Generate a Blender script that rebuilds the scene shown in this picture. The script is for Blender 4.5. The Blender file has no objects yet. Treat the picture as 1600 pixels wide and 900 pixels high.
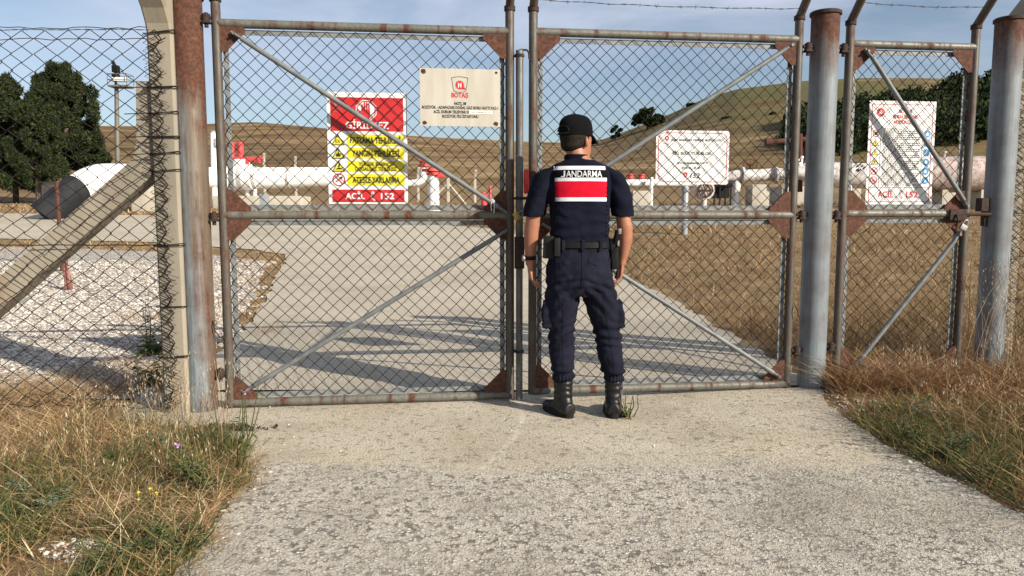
import bpy, bmesh, math, random
import numpy as np
from mathutils import Vector, Matrix, noise
from mathutils.bvhtree import BVHTree
random.seed(7); rng = np.random.default_rng(7)
R = math.radians; PI = math.pi
SC = bpy.context.scene; COL = SC.collection

# ---------------------------------------------------------------- camera, sky, sun, exposure
CAMH, PITCH, FOC = 1.2, R(5.69), 1155.0
cam = bpy.data.cameras.new('camera'); cam.lens = FOC/1600*36; cam.sensor_width = 36
cam.clip_start = 0.05; cam.clip_end = 3000
camo = bpy.data.objects.new('camera', cam); COL.objects.link(camo)
camo.location = (0, 0, CAMH); camo.rotation_euler = (PI/2 - PITCH, 0, 0); SC.camera = camo
SUN_DIR = Vector((1.6, -1.27, 1.0)).normalized()          # towards the sun
SUN_EL = math.asin(SUN_DIR.z); SUN_AZ = math.atan2(SUN_DIR.x, SUN_DIR.y)
w = bpy.data.worlds.new('World'); SC.world = w; w.use_nodes = True
nt = w.node_tree; N = nt.nodes; L = nt.links; N.clear()
out = N.new('ShaderNodeOutputWorld'); bg = N.new('ShaderNodeBackground'); sky = N.new('ShaderNodeTexSky')
sky.sky_type = 'NISHITA'; sky.sun_disc = False; sky.sun_elevation = SUN_EL; sky.sun_rotation = SUN_AZ
sky.air_density = 1.0; sky.dust_density = 1.0; sky.ozone_density = 2.2
tc = N.new('ShaderNodeTexCoord'); mp = N.new('ShaderNodeMapping'); mp.inputs['Scale'].default_value = (1.0, 1.0, 4.2)
mp.inputs['Location'].default_value = (0.35, 0.2, 0.15)
nz = N.new('ShaderNodeTexNoise'); nz.inputs['Scale'].default_value = 2.1; nz.inputs['Detail'].default_value = 8
nz.inputs['Roughness'].default_value = 0.55; nz.inputs['Distortion'].default_value = 0.3
rp = N.new('ShaderNodeValToRGB'); rp.color_ramp.elements[0].position = 0.42; rp.color_ramp.elements[1].position = 0.62
rp.color_ramp.elements[1].color = (0.75, 0.75, 0.75, 1)
sep = N.new('ShaderNodeSeparateXYZ'); mr = N.new('ShaderNodeMapRange')
mr.inputs['From Min'].default_value = 0.10; mr.inputs['From Max'].default_value = 0.27
mul = N.new('ShaderNodeMath'); mul.operation = 'MULTIPLY'
mix = N.new('ShaderNodeMix'); mix.data_type = 'RGBA'
mix.inputs['B'].default_value = (5.2, 5.5, 6.5, 1)
hs = N.new('ShaderNodeHueSaturation'); hs.inputs['Saturation'].default_value = 0.84; hs.inputs['Value'].default_value = 0.86
L.new(tc.outputs['Generated'], mp.inputs['Vector']); L.new(mp.outputs[0], nz.inputs['Vector'])
L.new(nz.outputs['Fac'], rp.inputs['Fac']); L.new(tc.outputs['Generated'], sep.inputs[0])
L.new(sep.outputs['Z'], mr.inputs['Value']); L.new(rp.outputs['Color'], mul.inputs[0]); L.new(mr.outputs[0], mul.inputs[1])
L.new(sky.outputs[0], hs.inputs['Color']); L.new(hs.outputs[0], mix.inputs['A']); L.new(mul.outputs[0], mix.inputs['Factor'])
L.new(mix.outputs['Result'], bg.inputs['Color']); bg.inputs['Strength'].default_value = 0.095
L.new(bg.outputs[0], out.inputs['Surface'])
sl = bpy.data.lights.new('sun', 'SUN'); sl.energy = 5.0; sl.angle = R(0.5); sl.color = (1.0, 0.91, 0.77)
so = bpy.data.objects.new('sun', sl); COL.objects.link(so); so.location = (8, -6, 10)
so.rotation_euler = (-SUN_DIR).to_track_quat('-Z', 'Y').to_euler()
SC.view_settings.view_transform = 'Standard'; SC.view_settings.look = 'None'
SC.view_settings.gamma = 1; SC.view_settings.exposure = 0.60; SC.view_settings.use_curve_mapping = False

# ---------------------------------------------------------------- geometry of the view -> world
def ray(px, py):
    v = (450-py)/FOC
    return Vector(((px-800)/FOC, math.cos(PITCH)+v*math.sin(PITCH), -math.sin(PITCH)+v*math.cos(PITCH)))
def W(px, py, Y):
    r = ray(px, py); t = Y/r.y
    return Vector((r.x*t, Y, CAMH+r.z*t))
GX, GY, GA = -1.74, 4.465, math.atan(0.118)
GC, GS = math.cos(GA), math.sin(GA)
def g2w(s, y, z): return Vector((GX+s*GC-y*GS, GY+s*GS+y*GC, z))
def pg(px, py, y=0.0):                                    # -> (s, z) on the gate plane
    r = ray(px, py); o = g2w(0, y, 0); n = Vector((-GS, GC, 0))
    t = (n.x*o.x+n.y*o.y)/(n.x*r.x+n.y*r.y); p = r*t
    s = (p.x-o.x)*GC+(p.y-o.y)*GS
    return s, CAMH+p.z

# ---------------------------------------------------------------- terrain
_ty = np.array([-600, 9, 13, 17, 21, 25, 30, 35, 45, 60, 90, 600.]); _tz = np.array([0, 0, .12, .38, .68, 1.0, 1.38, 1.62, 2.05, 2.9, 4.6, 4.6])
_gy = np.arange(-20, 130, 0.1); _gz = np.interp(_gy, _ty, _tz); _k = np.hanning(31); _k /= _k.sum()
_gz = np.convolve(np.pad(_gz, 15, mode='edge'), _k, mode='valid')
_cp = [(-400,205),(0,203),(130,203),(250,207),(400,200),(520,207),(640,212),(820,222),(905,226),(940,222),(980,209),(1040,188),(1100,163),(1150,149),(1250,136),(1350,128),(1450,124),(1540,124),(1700,126),(2100,150)]
_ca = []; _ce = []
for px, py in _cp:
    r_ = ray(px, py); _ca.append(math.atan2(r_.x, r_.y)); _ce.append(r_.z/math.hypot(r_.x, r_.y))
_ca = [-PI]+[-1.6]+_ca+[1.6]+[PI]; _ce = [0.02, 0.05]+_ce+[0.05, 0.02]
RC = 300.0
def hgt(x, y):
    x = np.asarray(x, float); y = np.asarray(y, float)
    r = np.hypot(x, y); a = np.arctan2(x, y)
    z = np.interp(y, _gy, _gz)
    side = 0.032*np.clip(x-0.9, 0, 3.2)*np.clip((60-r)/20, 0, 1)
    zc = CAMH+np.interp(a, _ca, _ce)*RC
    t = np.clip((r-62)/(RC-62), 0, 1); s = t**1.25*(1-0.18*t**3)/(0.82)
    back = np.where(r > RC, (r-RC)*0.09, 0)
    und = 1.4*np.sin(a*9+r*0.02)*np.clip(t*2, 0, 1)*np.clip((1-t)*5, 0, 1)
    return z*(1-t)+side+s*zc-back+und
def H(x, y): return float(hgt(x, y))

# ---------------------------------------------------------------- materials
def new_mat(name):
    m = bpy.data.materials.new(name); m.use_nodes = True; nt = m.node_tree
    b = nt.nodes['Principled BSDF']; return m, nt, b
def rgba(c): return (c[0], c[1], c[2], 1)
def tcoord(nt, scale=(1,1,1), kind='Object', rot=None):
    tc = nt.nodes.new('ShaderNodeTexCoord'); mp = nt.nodes.new('ShaderNodeMapping'); mp.inputs['Scale'].default_value = scale
    if rot: mp.inputs['Rotation'].default_value = rot
    if kind == 'World':
        g = nt.nodes.new('ShaderNodeNewGeometry'); nt.links.new(g.outputs['Position'], mp.inputs['Vector'])
    else: nt.links.new(tc.outputs[kind], mp.inputs['Vector'])
    return mp.outputs[0]
def noi(nt, vec, scale, detail=4, rough=0.55, dist=0):
    n = nt.nodes.new('ShaderNodeTexNoise'); n.inputs['Scale'].default_value = scale; n.inputs['Detail'].default_value = detail
    n.inputs['Roughness'].default_value = rough; n.inputs['Distortion'].default_value = dist
    nt.links.new(vec, n.inputs['Vector']); return n.outputs['Fac']
def vor(nt, vec, scale, feature='F1', out='Distance', rnd=1):
    n = nt.nodes.new('ShaderNodeTexVoronoi'); n.inputs['Scale'].default_value = scale; n.feature = feature
    n.inputs['Randomness'].default_value = rnd
    nt.links.new(vec, n.inputs['Vector']); return n.outputs[out]
def ramp(nt, fac, stops):
    n = nt.nodes.new('ShaderNodeValToRGB'); cr = n.color_ramp
    while len(cr.elements) < len(stops): cr.elements.new(0.5)
    for e, (p, c) in zip(cr.elements, stops):
        e.position = p; e.color = rgba(c) if hasattr(c, '__len__') else (c, c, c, 1)
    nt.links.new(fac, n.inputs['Fac']); return n.outputs['Color']
def mixc(nt, fac, a, b, mode='MIX'):
    n = nt.nodes.new('ShaderNodeMix'); n.data_type = 'RGBA'; n.blend_type = mode
    if hasattr(fac, 'links') or hasattr(fac, 'is_linked'): nt.links.new(fac, n.inputs['Factor'])
    else: n.inputs['Factor'].default_value = fac
    for k, v in (('A', a), ('B', b)):
        if isinstance(v, tuple): n.inputs[k].default_value = rgba(v)
        else: nt.links.new(v, n.inputs[k])
    return n.outputs['Result']
def mth(nt, op, a, b=None, clamp=False):
    n = nt.nodes.new('ShaderNodeMath'); n.operation = op; n.use_clamp = clamp
    for i, v in enumerate((a, b)):
        if v is None: continue
        if isinstance(v, (int, float)): n.inputs[i].default_value = v
        else: nt.links.new(v, n.inputs[i])
    return n.outputs[0]
def bump(nt, b, h, strength=0.3, dist=0.01):
    n = nt.nodes.new('ShaderNodeBump'); n.inputs['Strength'].default_value = strength; n.inputs['Distance'].default_value = dist
    nt.links.new(h, n.inputs['Height']); nt.links.new(n.outputs[0], b.inputs['Normal'])
def simple(name, c1, c2=None, scale=8, rough=0.6, metal=0, bmp=0.0, stretch=(1,1,1), bdist=0.004, spec=0.5, detail=5, lo=0.35, hi=0.65):
    m, nt, b = new_mat(name); b.inputs['Roughness'].default_value = rough; b.inputs['Metallic'].default_value = metal
    b.inputs['Specular IOR Level'].default_value = spec
    v = tcoord(nt, stretch); f = noi(nt, v, scale, detail)
    nt.links.new(ramp(nt, f, [(lo, c1), (hi, c2 or c1)]), b.inputs['Base Color'])
    if bmp: bump(nt, b, f, bmp, bdist)
    return m
RUSTC = [(0.25,(0.022,0.011,0.008)),(0.45,(0.06,0.023,0.014)),(0.6,(0.11,0.042,0.022)),(0.8,(0.20,0.085,0.04))]
def rusty(name, base, base2, amount=0.5, top=None, side=None, rough=0.5, metal=0.35, rings=0, streak=6, ringaxis='X', soft=0.10, stain=None):
    """painted/galvanised steel with rust. amount: 0 none..1 all; top=(z0,z1) rusts towards the top."""
    m, nt, b = new_mat(name); b.inputs['Metallic'].default_value = metal
    v = tcoord(nt); vs = tcoord(nt, (1, 1, 1/streak))
    n1 = noi(nt, vs, 26, 6, 0.65); n2 = noi(nt, v, 5, 4)
    basec = mixc(nt, ramp(nt, noi(nt, vs, 60, 4, 0.7), [(0.35, 0), (0.65, 1)]), base, base2)
    basec = mixc(nt, ramp(nt, n2, [(0.4, 0), (0.62, 0.55)]), basec, tuple(c*0.62 for c in base))
    if stain:
        g = nt.nodes.new('ShaderNodeSeparateXYZ'); nt.links.new(v, g.inputs[0])
        q = mth(nt, 'ADD', mth(nt, 'MULTIPLY', g.outputs['Z'], 0.22), mth(nt, 'ADD', mth(nt, 'MULTIPLY', g.outputs['X'], 3.2), mth(nt, 'MULTIPLY', noi(nt, vs, 18, 5, 0.7), 0.9)))
        basec = mixc(nt, ramp(nt, q, [(0.62, 0), (0.86, 0.85)]), basec, stain)
    msk = mth(nt, 'ADD', mth(nt, 'MULTIPLY', n1, 0.6), mth(nt, 'MULTIPLY', n2, 0.4))
    sx = nt.nodes.new('ShaderNodeSeparateXYZ'); nt.links.new(v, sx.inputs[0])
    if top:
        mr = nt.nodes.new('ShaderNodeMapRange'); mr.inputs['From Min'].default_value = top[0]; mr.inputs['From Max'].default_value = top[1]
        mr.inputs['To Max'].default_value = 0.55; nt.links.new(sx.outputs['Z'], mr.inputs['Value'])
        msk = mth(nt, 'ADD', msk, mr.outputs[0])
    if side:
        mr = nt.nodes.new('ShaderNodeMapRange'); mr.inputs['From Min'].default_value = side[0]; mr.inputs['From Max'].default_value = side[1]
        mr.inputs['To Max'].default_value = side[2]; nt.links.new(sx.outputs['X'], mr.inputs['Value'])
        msk = mth(nt, 'ADD', msk, mr.outputs[0])
    if rings:
        wv = nt.nodes.new('ShaderNodeTexNoise'); wv.noise_dimensions = '1D'; wv.inputs['Detail'].default_value = 3; wv.inputs['Scale'].default_value = 14
        nt.links.new(sx.outputs[ringaxis], wv.inputs['W'])
        msk = mth(nt, 'ADD', msk, mth(nt, 'MULTIPLY', mth(nt, 'SUBTRACT', wv.outputs['Fac'], 0.5), rings))
    th = 1.0-amount
    f = ramp(nt, msk, [(max(th-soft, 0), 0), (min(th+soft, 1), 1)])
    rc = ramp(nt, noi(nt, v, 45, 6, 0.7), RUSTC)
    nt.links.new(mixc(nt, f, basec, rc), b.inputs['Base Color'])
    rr = nt.nodes.new('ShaderNodeMapRange'); rr.inputs['To Min'].default_value = rough; rr.inputs['To Max'].default_value = 0.9
    nt.links.new(f, rr.inputs['Value']); nt.links.new(rr.outputs[0], b.inputs['Roughness'])
    mm = mth(nt, 'MULTIPLY', mth(nt, 'SUBTRACT', 1.0, f), metal); nt.links.new(mm, b.inputs['Metallic'])
    bump(nt, b, noi(nt, v, 90, 5, 0.7), 0.25, 0.003)
    return m
M = {}
M['post_rusty'] = rusty('galvanised post streaked with rust', (0.24,0.27,0.285), (0.12,0.14,0.155), 0.43, top=(1.8, 2.42), side=(0.0, 0.09, 0.07), streak=12, metal=0.1, stain=(0.125,0.085,0.048))
M['post_grey'] = rusty('pale grey painted steel post', (0.185,0.215,0.235), (0.145,0.17,0.19), 0.34, top=(2.0, 2.5), streak=14, rough=0.55, metal=0.0, soft=0.2)
M['tube'] = rusty('weathered galvanised tube', (0.10,0.097,0.083), (0.055,0.047,0.037), 0.44, streak=5, metal=0.1)
M['rail'] = rusty('galvanised rail with rust rings', (0.165,0.165,0.14), (0.10,0.095,0.08), 0.41, rings=0.9, streak=1, metal=0.1)
M['flat'] = simple('galvanised flat bar', (0.14,0.155,0.16), (0.20,0.21,0.215), 12, 0.6, 0.1, 0.1)
M['brace'] = simple('galvanised brace tube', (0.10,0.11,0.115), (0.165,0.175,0.175), 14, 0.55, 0.1, 0.1)
M['rust'] = rusty('solid rust plate', (0.10,0.038,0.022), (0.05,0.022,0.015), 0.8, metal=0.0, rough=0.85, streak=1)
M['dark_iron'] = simple('dark rusted ironwork', (0.018,0.012,0.011), (0.055,0.028,0.02), 40, 0.85, 0.2, 0.3)
M['wire'] = simple('dark chain link wire', (0.010,0.010,0.011), (0.026,0.019,0.015), 10, 0.8, 0.0, spec=0.15)
M['barb'] = simple('dull barbed wire', (0.05,0.05,0.05), (0.11,0.10,0.09), 10, 0.6, 0.5)
M['drop'] = rusty('dark drop bolt tube', (0.16,0.17,0.17), (0.10,0.10,0.10), 0.42, streak=6, metal=0.4)
M['red_handle'] = simple('red rubber handle', (0.50,0.02,0.02), (0.62,0.035,0.03), 20, 0.45)
M['brass'] = simple('brass', (0.45,0.30,0.10), (0.58,0.42,0.16), 30, 0.4, 0.8)
M['steel'] = simple('bright steel', (0.22,0.22,0.22), (0.32,0.31,0.30), 30, 0.45, 0.5)
M['concrete'] = None
def concrete(name, c1, c2, spots=0.3, sc=18):
    m, nt, b = new_mat(name); b.inputs['Roughness'].default_value = 0.92; v = tcoord(nt); vz = tcoord(nt, (1,1,0.22))
    c = ramp(nt, noi(nt, vz, 4, 6, 0.6), [(0.35, c1), (0.65, c2)])
    c = mixc(nt, ramp(nt, noi(nt, vz, 7, 4), [(0.55, 0), (0.75, spots)]), c, (0.30,0.17,0.08))
    c = mixc(nt, ramp(nt, vor(nt, v, 60), [(0.04, 0.5), (0.13, 0)]), c, (0.12,0.11,0.10))
    nt.links.new(c, b.inputs['Base Color']); bump(nt, b, noi(nt, v, 70, 5, 0.7), 0.35, 0.004); return m
M['concrete'] = concrete('weathered concrete post', (0.21,0.185,0.145), (0.31,0.275,0.215))
M['concrete_block'] = concrete('cast concrete', (0.38,0.35,0.29), (0.47,0.43,0.36), 0.15)
M['white_paint'] = simple('white pipe paint', (0.72,0.72,0.70), (0.82,0.82,0.80), 1.5, 0.35, 0, 0.02)
M['white_dirty'] = rusty('white paint stained with rust', (0.66,0.64,0.62), (0.55,0.50,0.48), 0.42, streak=3, metal=0, rough=0.5)
M['pink_dirty'] = rusty('faded pinkish vessel paint', (0.50,0.40,0.38), (0.58,0.50,0.46), 0.47, streak=1, metal=0, rough=0.6, soft=0.2)
M['black_coat'] = simple('black bitumen pipe coating', (0.014,0.015,0.018), (0.024,0.025,0.028), 3, 0.75, 0, 0.1, spec=0.2)
M['red_paint'] = simple('red paint', (0.50,0.035,0.04), (0.60,0.07,0.075), 6, 0.5)
M['grey_paint'] = simple('grey paint', (0.22,0.24,0.26), (0.30,0.32,0.34), 6, 0.5)
M['pole'] = simple('weathered mast steel', (0.13,0.12,0.10), (0.18,0.165,0.135), 4, 0.6, 0.2)
M['black_plastic'] = simple('black plastic', (0.005,0.005,0.0055), (0.009,0.009,0.010), 10, 0.5, spec=0.25)
M['plate'] = simple('brushed metal plate', (0.40,0.37,0.31), (0.47,0.44,0.375), 3, 0.45, 0.1, 0.03, (6,1,1))
M['sign_white'] = simple('white sign enamel', (0.68,0.68,0.67), (0.75,0.75,0.74), 3, 0.45)
M['sign_red'] = simple('sign red', (0.42,0.010,0.014), (0.48,0.018,0.02), 5, 0.45)
M['sign_yellow'] = simple('sign yellow', (0.60,0.52,0.012), (0.66,0.58,0.02), 5, 0.45)
M['sign_black'] = simple('sign black', (0.015,0.015,0.015), (0.025,0.025,0.025), 5, 0.5)
M['sign_blue'] = simple('sign blue', (0.02,0.20,0.45), (0.03,0.26,0.55), 5, 0.45)
M['sign_grey'] = simple('sign grey print', (0.16,0.16,0.17), (0.22,0.22,0.22), 5, 0.5)
M['trunk'] = simple('pine bark', (0.06,0.045,0.035), (0.11,0.08,0.06), 20, 0.9, 0, 0.5, (1,1,.3), 0.02)

def island(name, stops, rough=0.7, trans=0.0, spec=0.2):
    m, nt, b = new_mat(name); g = nt.nodes.new('ShaderNodeNewGeometry')
    nt.links.new(ramp(nt, g.outputs['Random Per Island'], stops), b.inputs['Base Color'])
    b.inputs['Roughness'].default_value = rough; b.inputs['Specular IOR Level'].default_value = spec
    if trans:
        t = nt.nodes.new('ShaderNodeBsdfTranslucent'); mx = nt.nodes.new('ShaderNodeMixShader'); mx.inputs[0].default_value = trans
        nt.links.new(b.inputs['Base Color'].links[0].from_socket, t.inputs['Color'])
        o = nt.nodes['Material Output']; nt.links.new(b.outputs[0], mx.inputs[1]); nt.links.new(t.outputs[0], mx.inputs[2]); nt.links.new(mx.outputs[0], o.inputs['Surface'])
    return m
M['dry'] = island('dry grass blades', [(0,(0.13,0.07,0.035)),(0.3,(0.29,0.175,0.085)),(0.65,(0.46,0.31,0.155)),(0.9,(0.60,0.46,0.26)),(1,(0.70,0.60,0.42))], trans=0.2)
M['field'] = island('brown field straw', [(0,(0.10,0.058,0.028)),(0.4,(0.22,0.14,0.07)),(0.8,(0.34,0.235,0.12)),(1,(0.50,0.38,0.22))], trans=0.2)
M['dryred'] = island('rusty dry grass', [(0,(0.10,0.05,0.024)),(0.4,(0.26,0.14,0.065)),(0.8,(0.43,0.265,0.13)),(1,(0.60,0.44,0.26))], trans=0.2)
M['green'] = island('green weed blades', [(0,(0.045,0.06,0.02)),(0.4,(0.09,0.105,0.035)),(0.75,(0.16,0.155,0.055)),(1,(0.32,0.22,0.09))], trans=0.25)
M['leaf'] = island('weed leaves', [(0,(0.04,0.06,0.025)),(0.6,(0.09,0.13,0.05)),(1,(0.16,0.20,0.09))], trans=0.2)
M['sage'] = island('grey green herb', [(0,(0.12,0.16,0.11)),(1,(0.26,0.31,0.22))], trans=0.2)
M['seed'] = island('pale oat seed heads', [(0,(0.40,0.32,0.21)),(1,(0.66,0.58,0.44))], trans=0.3)
M['needle'] = island('pine needles', [(0,(0.008,0.013,0.006)),(0.5,(0.024,0.036,0.014)),(0.85,(0.050,0.066,0.026)),(1,(0.09,0.095,0.04))], spec=0.05)
M['broad'] = island('oak foliage', [(0,(0.008,0.014,0.006)),(0.5,(0.020,0.032,0.011)),(1,(0.045,0.062,0.022))], spec=0.05)
M['purple'] = simple('purple petals', (0.42,0.22,0.45), (0.55,0.32,0.55), 30, 0.6)
M['yellow_f'] = simple('yellow petals', (0.65,0.5,0.04), (0.7,0.55,0.06), 30, 0.6)

def ground_mat():
    m, nt, b = new_mat('dry grassland soil'); b.inputs['Roughness'].default_value = 0.97; b.inputs['Specular IOR Level'].default_value = 0.1
    p = tcoord(nt, kind='World'); pf = tcoord(nt, (1, 0.35, 1), kind='World')
    near = ramp(nt, noi(nt, p, 2.2, 8, 0.65), [(0.3,(0.15,0.095,0.05)),(0.52,(0.25,0.17,0.092)),(0.7,(0.36,0.27,0.155))])
    near = mixc(nt, ramp(nt, noi(nt, p, 0.35, 5), [(0.5, 0), (0.66, 0.45)]), near, (0.16,0.15,0.065))
    near = mixc(nt, ramp(nt, noi(nt, p, 60, 3, 0.7), [(0.45, 0), (0.7, 0.6)]), near, (0.10,0.065,0.035))
    far = ramp(nt, noi(nt, tcoord(nt, (0.05, 0.05, 0.55), kind='World'), 1.0, 9, 0.7, 0.6), [(0.34,(0.07,0.045,0.022)),(0.45,(0.14,0.088,0.042)),(0.54,(0.205,0.138,0.07)),(0.64,(0.30,0.215,0.115))])
    bands = noi(nt, tcoord(nt, (0.012, 0.012, 0.30), kind='World'), 1.0, 6, 0.7, 0.8)
    far = mixc(nt, ramp(nt, bands, [(0.50, 0), (0.62, 0.6)]), far, (0.075,0.052,0.027))
    sx = nt.nodes.new('ShaderNodeSeparateXYZ'); nt.links.new(p, sx.inputs[0])
    g1 = nt.nodes.new('ShaderNodeMapRange'); g1.inputs['From Min'].default_value = 22; g1.inputs['From Max'].default_value = 62
    nt.links.new(sx.outputs['X'], g1.inputs['Value'])
    gm = mth(nt, 'MULTIPLY', g1.outputs[0], ramp(nt, noi(nt, pf, 0.05, 7, 0.6), [(0.38, 0), (0.52, 0.92)]))
    far = mixc(nt, gm, far, (0.105,0.100,0.038))
    spots = ramp(nt, noi(nt, p, 0.22, 4, 0.7), [(0.60, 0), (0.68, 0.7)])
    far = mixc(nt, mth(nt, 'MULTIPLY', spots, g1.outputs[0]), far, (0.03,0.038,0.016))
    ln = nt.nodes.new('ShaderNodeVectorMath'); ln.operation = 'LENGTH'; nt.links.new(p, ln.inputs[0])
    crest = nt.nodes.new('ShaderNodeMapRange'); crest.inputs['From Min'].default_value = 262; crest.inputs['From Max'].default_value = 300
    n_ = mth(nt, 'ADD', ln.outputs['Value'], mth(nt, 'MULTIPLY', noi(nt, p, 0.03, 5), 40)); nt.links.new(mth(nt, 'SUBTRACT', n_, 20), crest.inputs['Value'])
    far = mixc(nt, mth(nt, 'MULTIPLY', crest.outputs[0], mth(nt, 'SUBTRACT', 1.0, mth(nt, 'MULTIPLY', g1.outputs[0], 0.6))), far, (0.36,0.27,0.15))
    fr = nt.nodes.new('ShaderNodeMapRange'); fr.inputs['From Min'].default_value = 40; fr.inputs['From Max'].default_value = 75
    nt.links.new(ln.outputs['Value'], fr.inputs['Value'])
    nt.links.new(mixc(nt, fr.outputs[0], near, far), b.inputs['Base Color'])
    bump(nt, b, noi(nt, p, 30, 6, 0.7), 0.6, 0.03); return m
M['ground'] = ground_mat()
def noic(nt, vec, scale):
    n = nt.nodes.new('ShaderNodeTexNoise'); n.inputs['Scale'].default_value = scale; nt.links.new(vec, n.inputs['Vector']); return n.outputs['Color']
def aggregate():
    m, nt, b = new_mat('worn chipseal with pale stones'); b.inputs['Roughness'].default_value = 0.93
    p = tcoord(nt, kind="World")
    big = noi(nt, p, 1.6, 6, 0.6)
    pd = mixc(nt, 0.006, p, noic(nt, p, 30)); d1 = vor(nt, pd, 52); c1 = vor(nt, pd, 52, out='Color'); d2 = vor(nt, pd, 108); c2 = vor(nt, pd, 108, out='Color')
    s1 = nt.nodes.new('ShaderNodeSeparateColor'); nt.links.new(c1, s1.inputs[0]); s2 = nt.nodes.new('ShaderNodeSeparateColor'); nt.links.new(c2, s2.inputs[0])
    matrix = ramp(nt, noi(nt, p, 55, 6, 0.75), [(0.33,(0.20,0.17,0.13)),(0.45,(0.49,0.44,0.355)),(0.58,(0.64,0.59,0.49))])
    st2 = ramp(nt, s2.outputs[0], [(0,(0.30,0.265,0.215)),(0.5,(0.50,0.46,0.385)),(1,(0.70,0.66,0.58))])
    m2 = mth(nt, 'MULTIPLY', ramp(nt, d2, [(0.30, 1), (0.44, 0)]), ramp(nt, s2.outputs[1], [(0.22, 0), (0.28, 1)]))
    c = mixc(nt, m2, matrix, st2)
    st1 = ramp(nt, s1.outputs[0], [(0,(0.40,0.365,0.31)),(0.5,(0.66,0.62,0.55)),(1,(0.82,0.79,0.73))])
    m1 = mth(nt, 'MULTIPLY', ramp(nt, d1, [(0.30, 1), (0.42, 0)]), mth(nt, 'GREATER_THAN', mth(nt, 'ADD', s1.outputs[1], mth(nt, 'MULTIPLY', big, 1.1)), 0.92))
    c = mixc(nt, m1, c, st1)
    edge = mth(nt, 'MULTIPLY', ramp(nt, d1, [(0.40, 0), (0.50, 1)]), ramp(nt, noi(nt, p, 26, 4, 0.7), [(0.48, 0), (0.58, 0.8)]))
    c = mixc(nt, edge, c, (0.07,0.058,0.045))
    c = mixc(nt, ramp(nt, big, [(0.44, 0), (0.6, 0.4)]), c, (0.42,0.38,0.31))
    c = mixc(nt, ramp(nt, noi(nt, p, 1.1, 6, 0.65, 0.6), [(0.52, 0), (0.66, 0.4)]), c, (0.20,0.17,0.135))
    c = mixc(nt, ramp(nt, noi(nt, p, 0.8, 5, 0.6), [(0.5, 0), (0.7, 0.45)]), c, (0.36,0.32,0.23))
    crk = mth(nt, 'MULTIPLY', ramp(nt, mth(nt, 'ABSOLUTE', mth(nt, 'SUBTRACT', noi(nt, p, 0.8, 4, 0.55, 0.6), 0.5)), [(0.0, 0.35), (0.0025, 0)]), ramp(nt, noi(nt, p, 1.3, 3), [(0.5, 0), (0.6, 1)]))
    # smooth sandy slab near the gate, wearing through to the stones further out
    px_ = tcoord(nt, (0.45, 1.5, 1), kind='World')
    fine = noi(nt, p, 95, 5, 0.8); mid = noi(nt, p, 22, 5, 0.7)
    a = ramp(nt, noi(nt, p, 1.5, 7, 0.62), [(0.32,(0.44,0.38,0.275)),(0.5,(0.555,0.49,0.375)),(0.68,(0.61,0.55,0.44))])
    a = mixc(nt, ramp(nt, noi(nt, px_, 2.0, 6, 0.6), [(0.48, 0), (0.66, 0.6)]), a, (0.40,0.345,0.26))
    a = mixc(nt, ramp(nt, noi(nt, p, 0.9, 5, 0.6, 0.8), [(0.54, 0), (0.68, 0.45)]), a, (0.60,0.51,0.35))
    a = mixc(nt, ramp(nt, fine, [(0.42, 0.9), (0.51, 0)]), a, (0.15,0.125,0.09))
    a = mixc(nt, ramp(nt, fine, [(0.56, 0), (0.68, 0.5)]), a, (0.74,0.67,0.55))
    a = mixc(nt, ramp(nt, mid, [(0.38, 0.75), (0.45, 0)]), a, (0.17,0.14,0.10))
    sx = nt.nodes.new('ShaderNodeSeparateXYZ'); nt.links.new(p, sx.inputs[0])
    e = mth(nt, 'ADD', sx.outputs['Y'], mth(nt, 'MULTIPLY', mth(nt, 'SUBTRACT', noi(nt, p, 1.4, 4, 0.6), 0.5), 0.9))
    e = mth(nt, 'ADD', e, mth(nt, 'MULTIPLY', mth(nt, 'SUBTRACT', noi(nt, p, 14, 5, 0.7), 0.5), 0.55))
    dy = mth(nt, 'SUBTRACT', 4.35, sx.outputs['Y']); fx = mth(nt, 'SUBTRACT', 0.06, mth(nt, 'MULTIPLY', mth(nt, 'MULTIPLY', dy, dy), 0.22))
    ds = mth(nt, 'ABSOLUTE', mth(nt, 'SUBTRACT', mth(nt, 'ADD', sx.outputs['X'], mth(nt, 'MULTIPLY', mth(nt, 'SUBTRACT', noi(nt, p, 5, 3), 0.5), 0.05)), fx))
    sk = mth(nt, 'MULTIPLY', ramp(nt, ds, [(0.006, 0.5), (0.028, 0)]), ramp(nt, noi(nt, p, 30, 4, 0.7), [(0.42, 0), (0.56, 1)]))
    a = mixc(nt, sk, a, (0.72,0.68,0.60))
    mr = nt.nodes.new('ShaderNodeMapRange'); mr.inputs['From Min'].default_value = 3.30; mr.inputs['From Max'].default_value = 3.48; nt.links.new(e, mr.inputs['Value']); k = mr.outputs[0]
    c = mixc(nt, k, c, a); c = mixc(nt, crk, c, (0.09,0.075,0.06))
    nt.links.new(c, b.inputs['Base Color'])
    h = mth(nt, 'ADD', mth(nt, 'MULTIPLY', m1, 1.0), mth(nt, 'ADD', mth(nt, 'MULTIPLY', m2, 0.5), mth(nt, 'MULTIPLY', noi(nt, p, 90, 5, 0.75), 1.2)))
    h = mixc(nt, k, h, mth(nt, 'ADD', mth(nt, 'MULTIPLY', fine, 0.8), mth(nt, 'MULTIPLY', mid, 0.4)))
    bump(nt, b, mth(nt, 'SUBTRACT', h, crk), 1.0, 0.008); return m
M['aggregate'] = aggregate()
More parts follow.
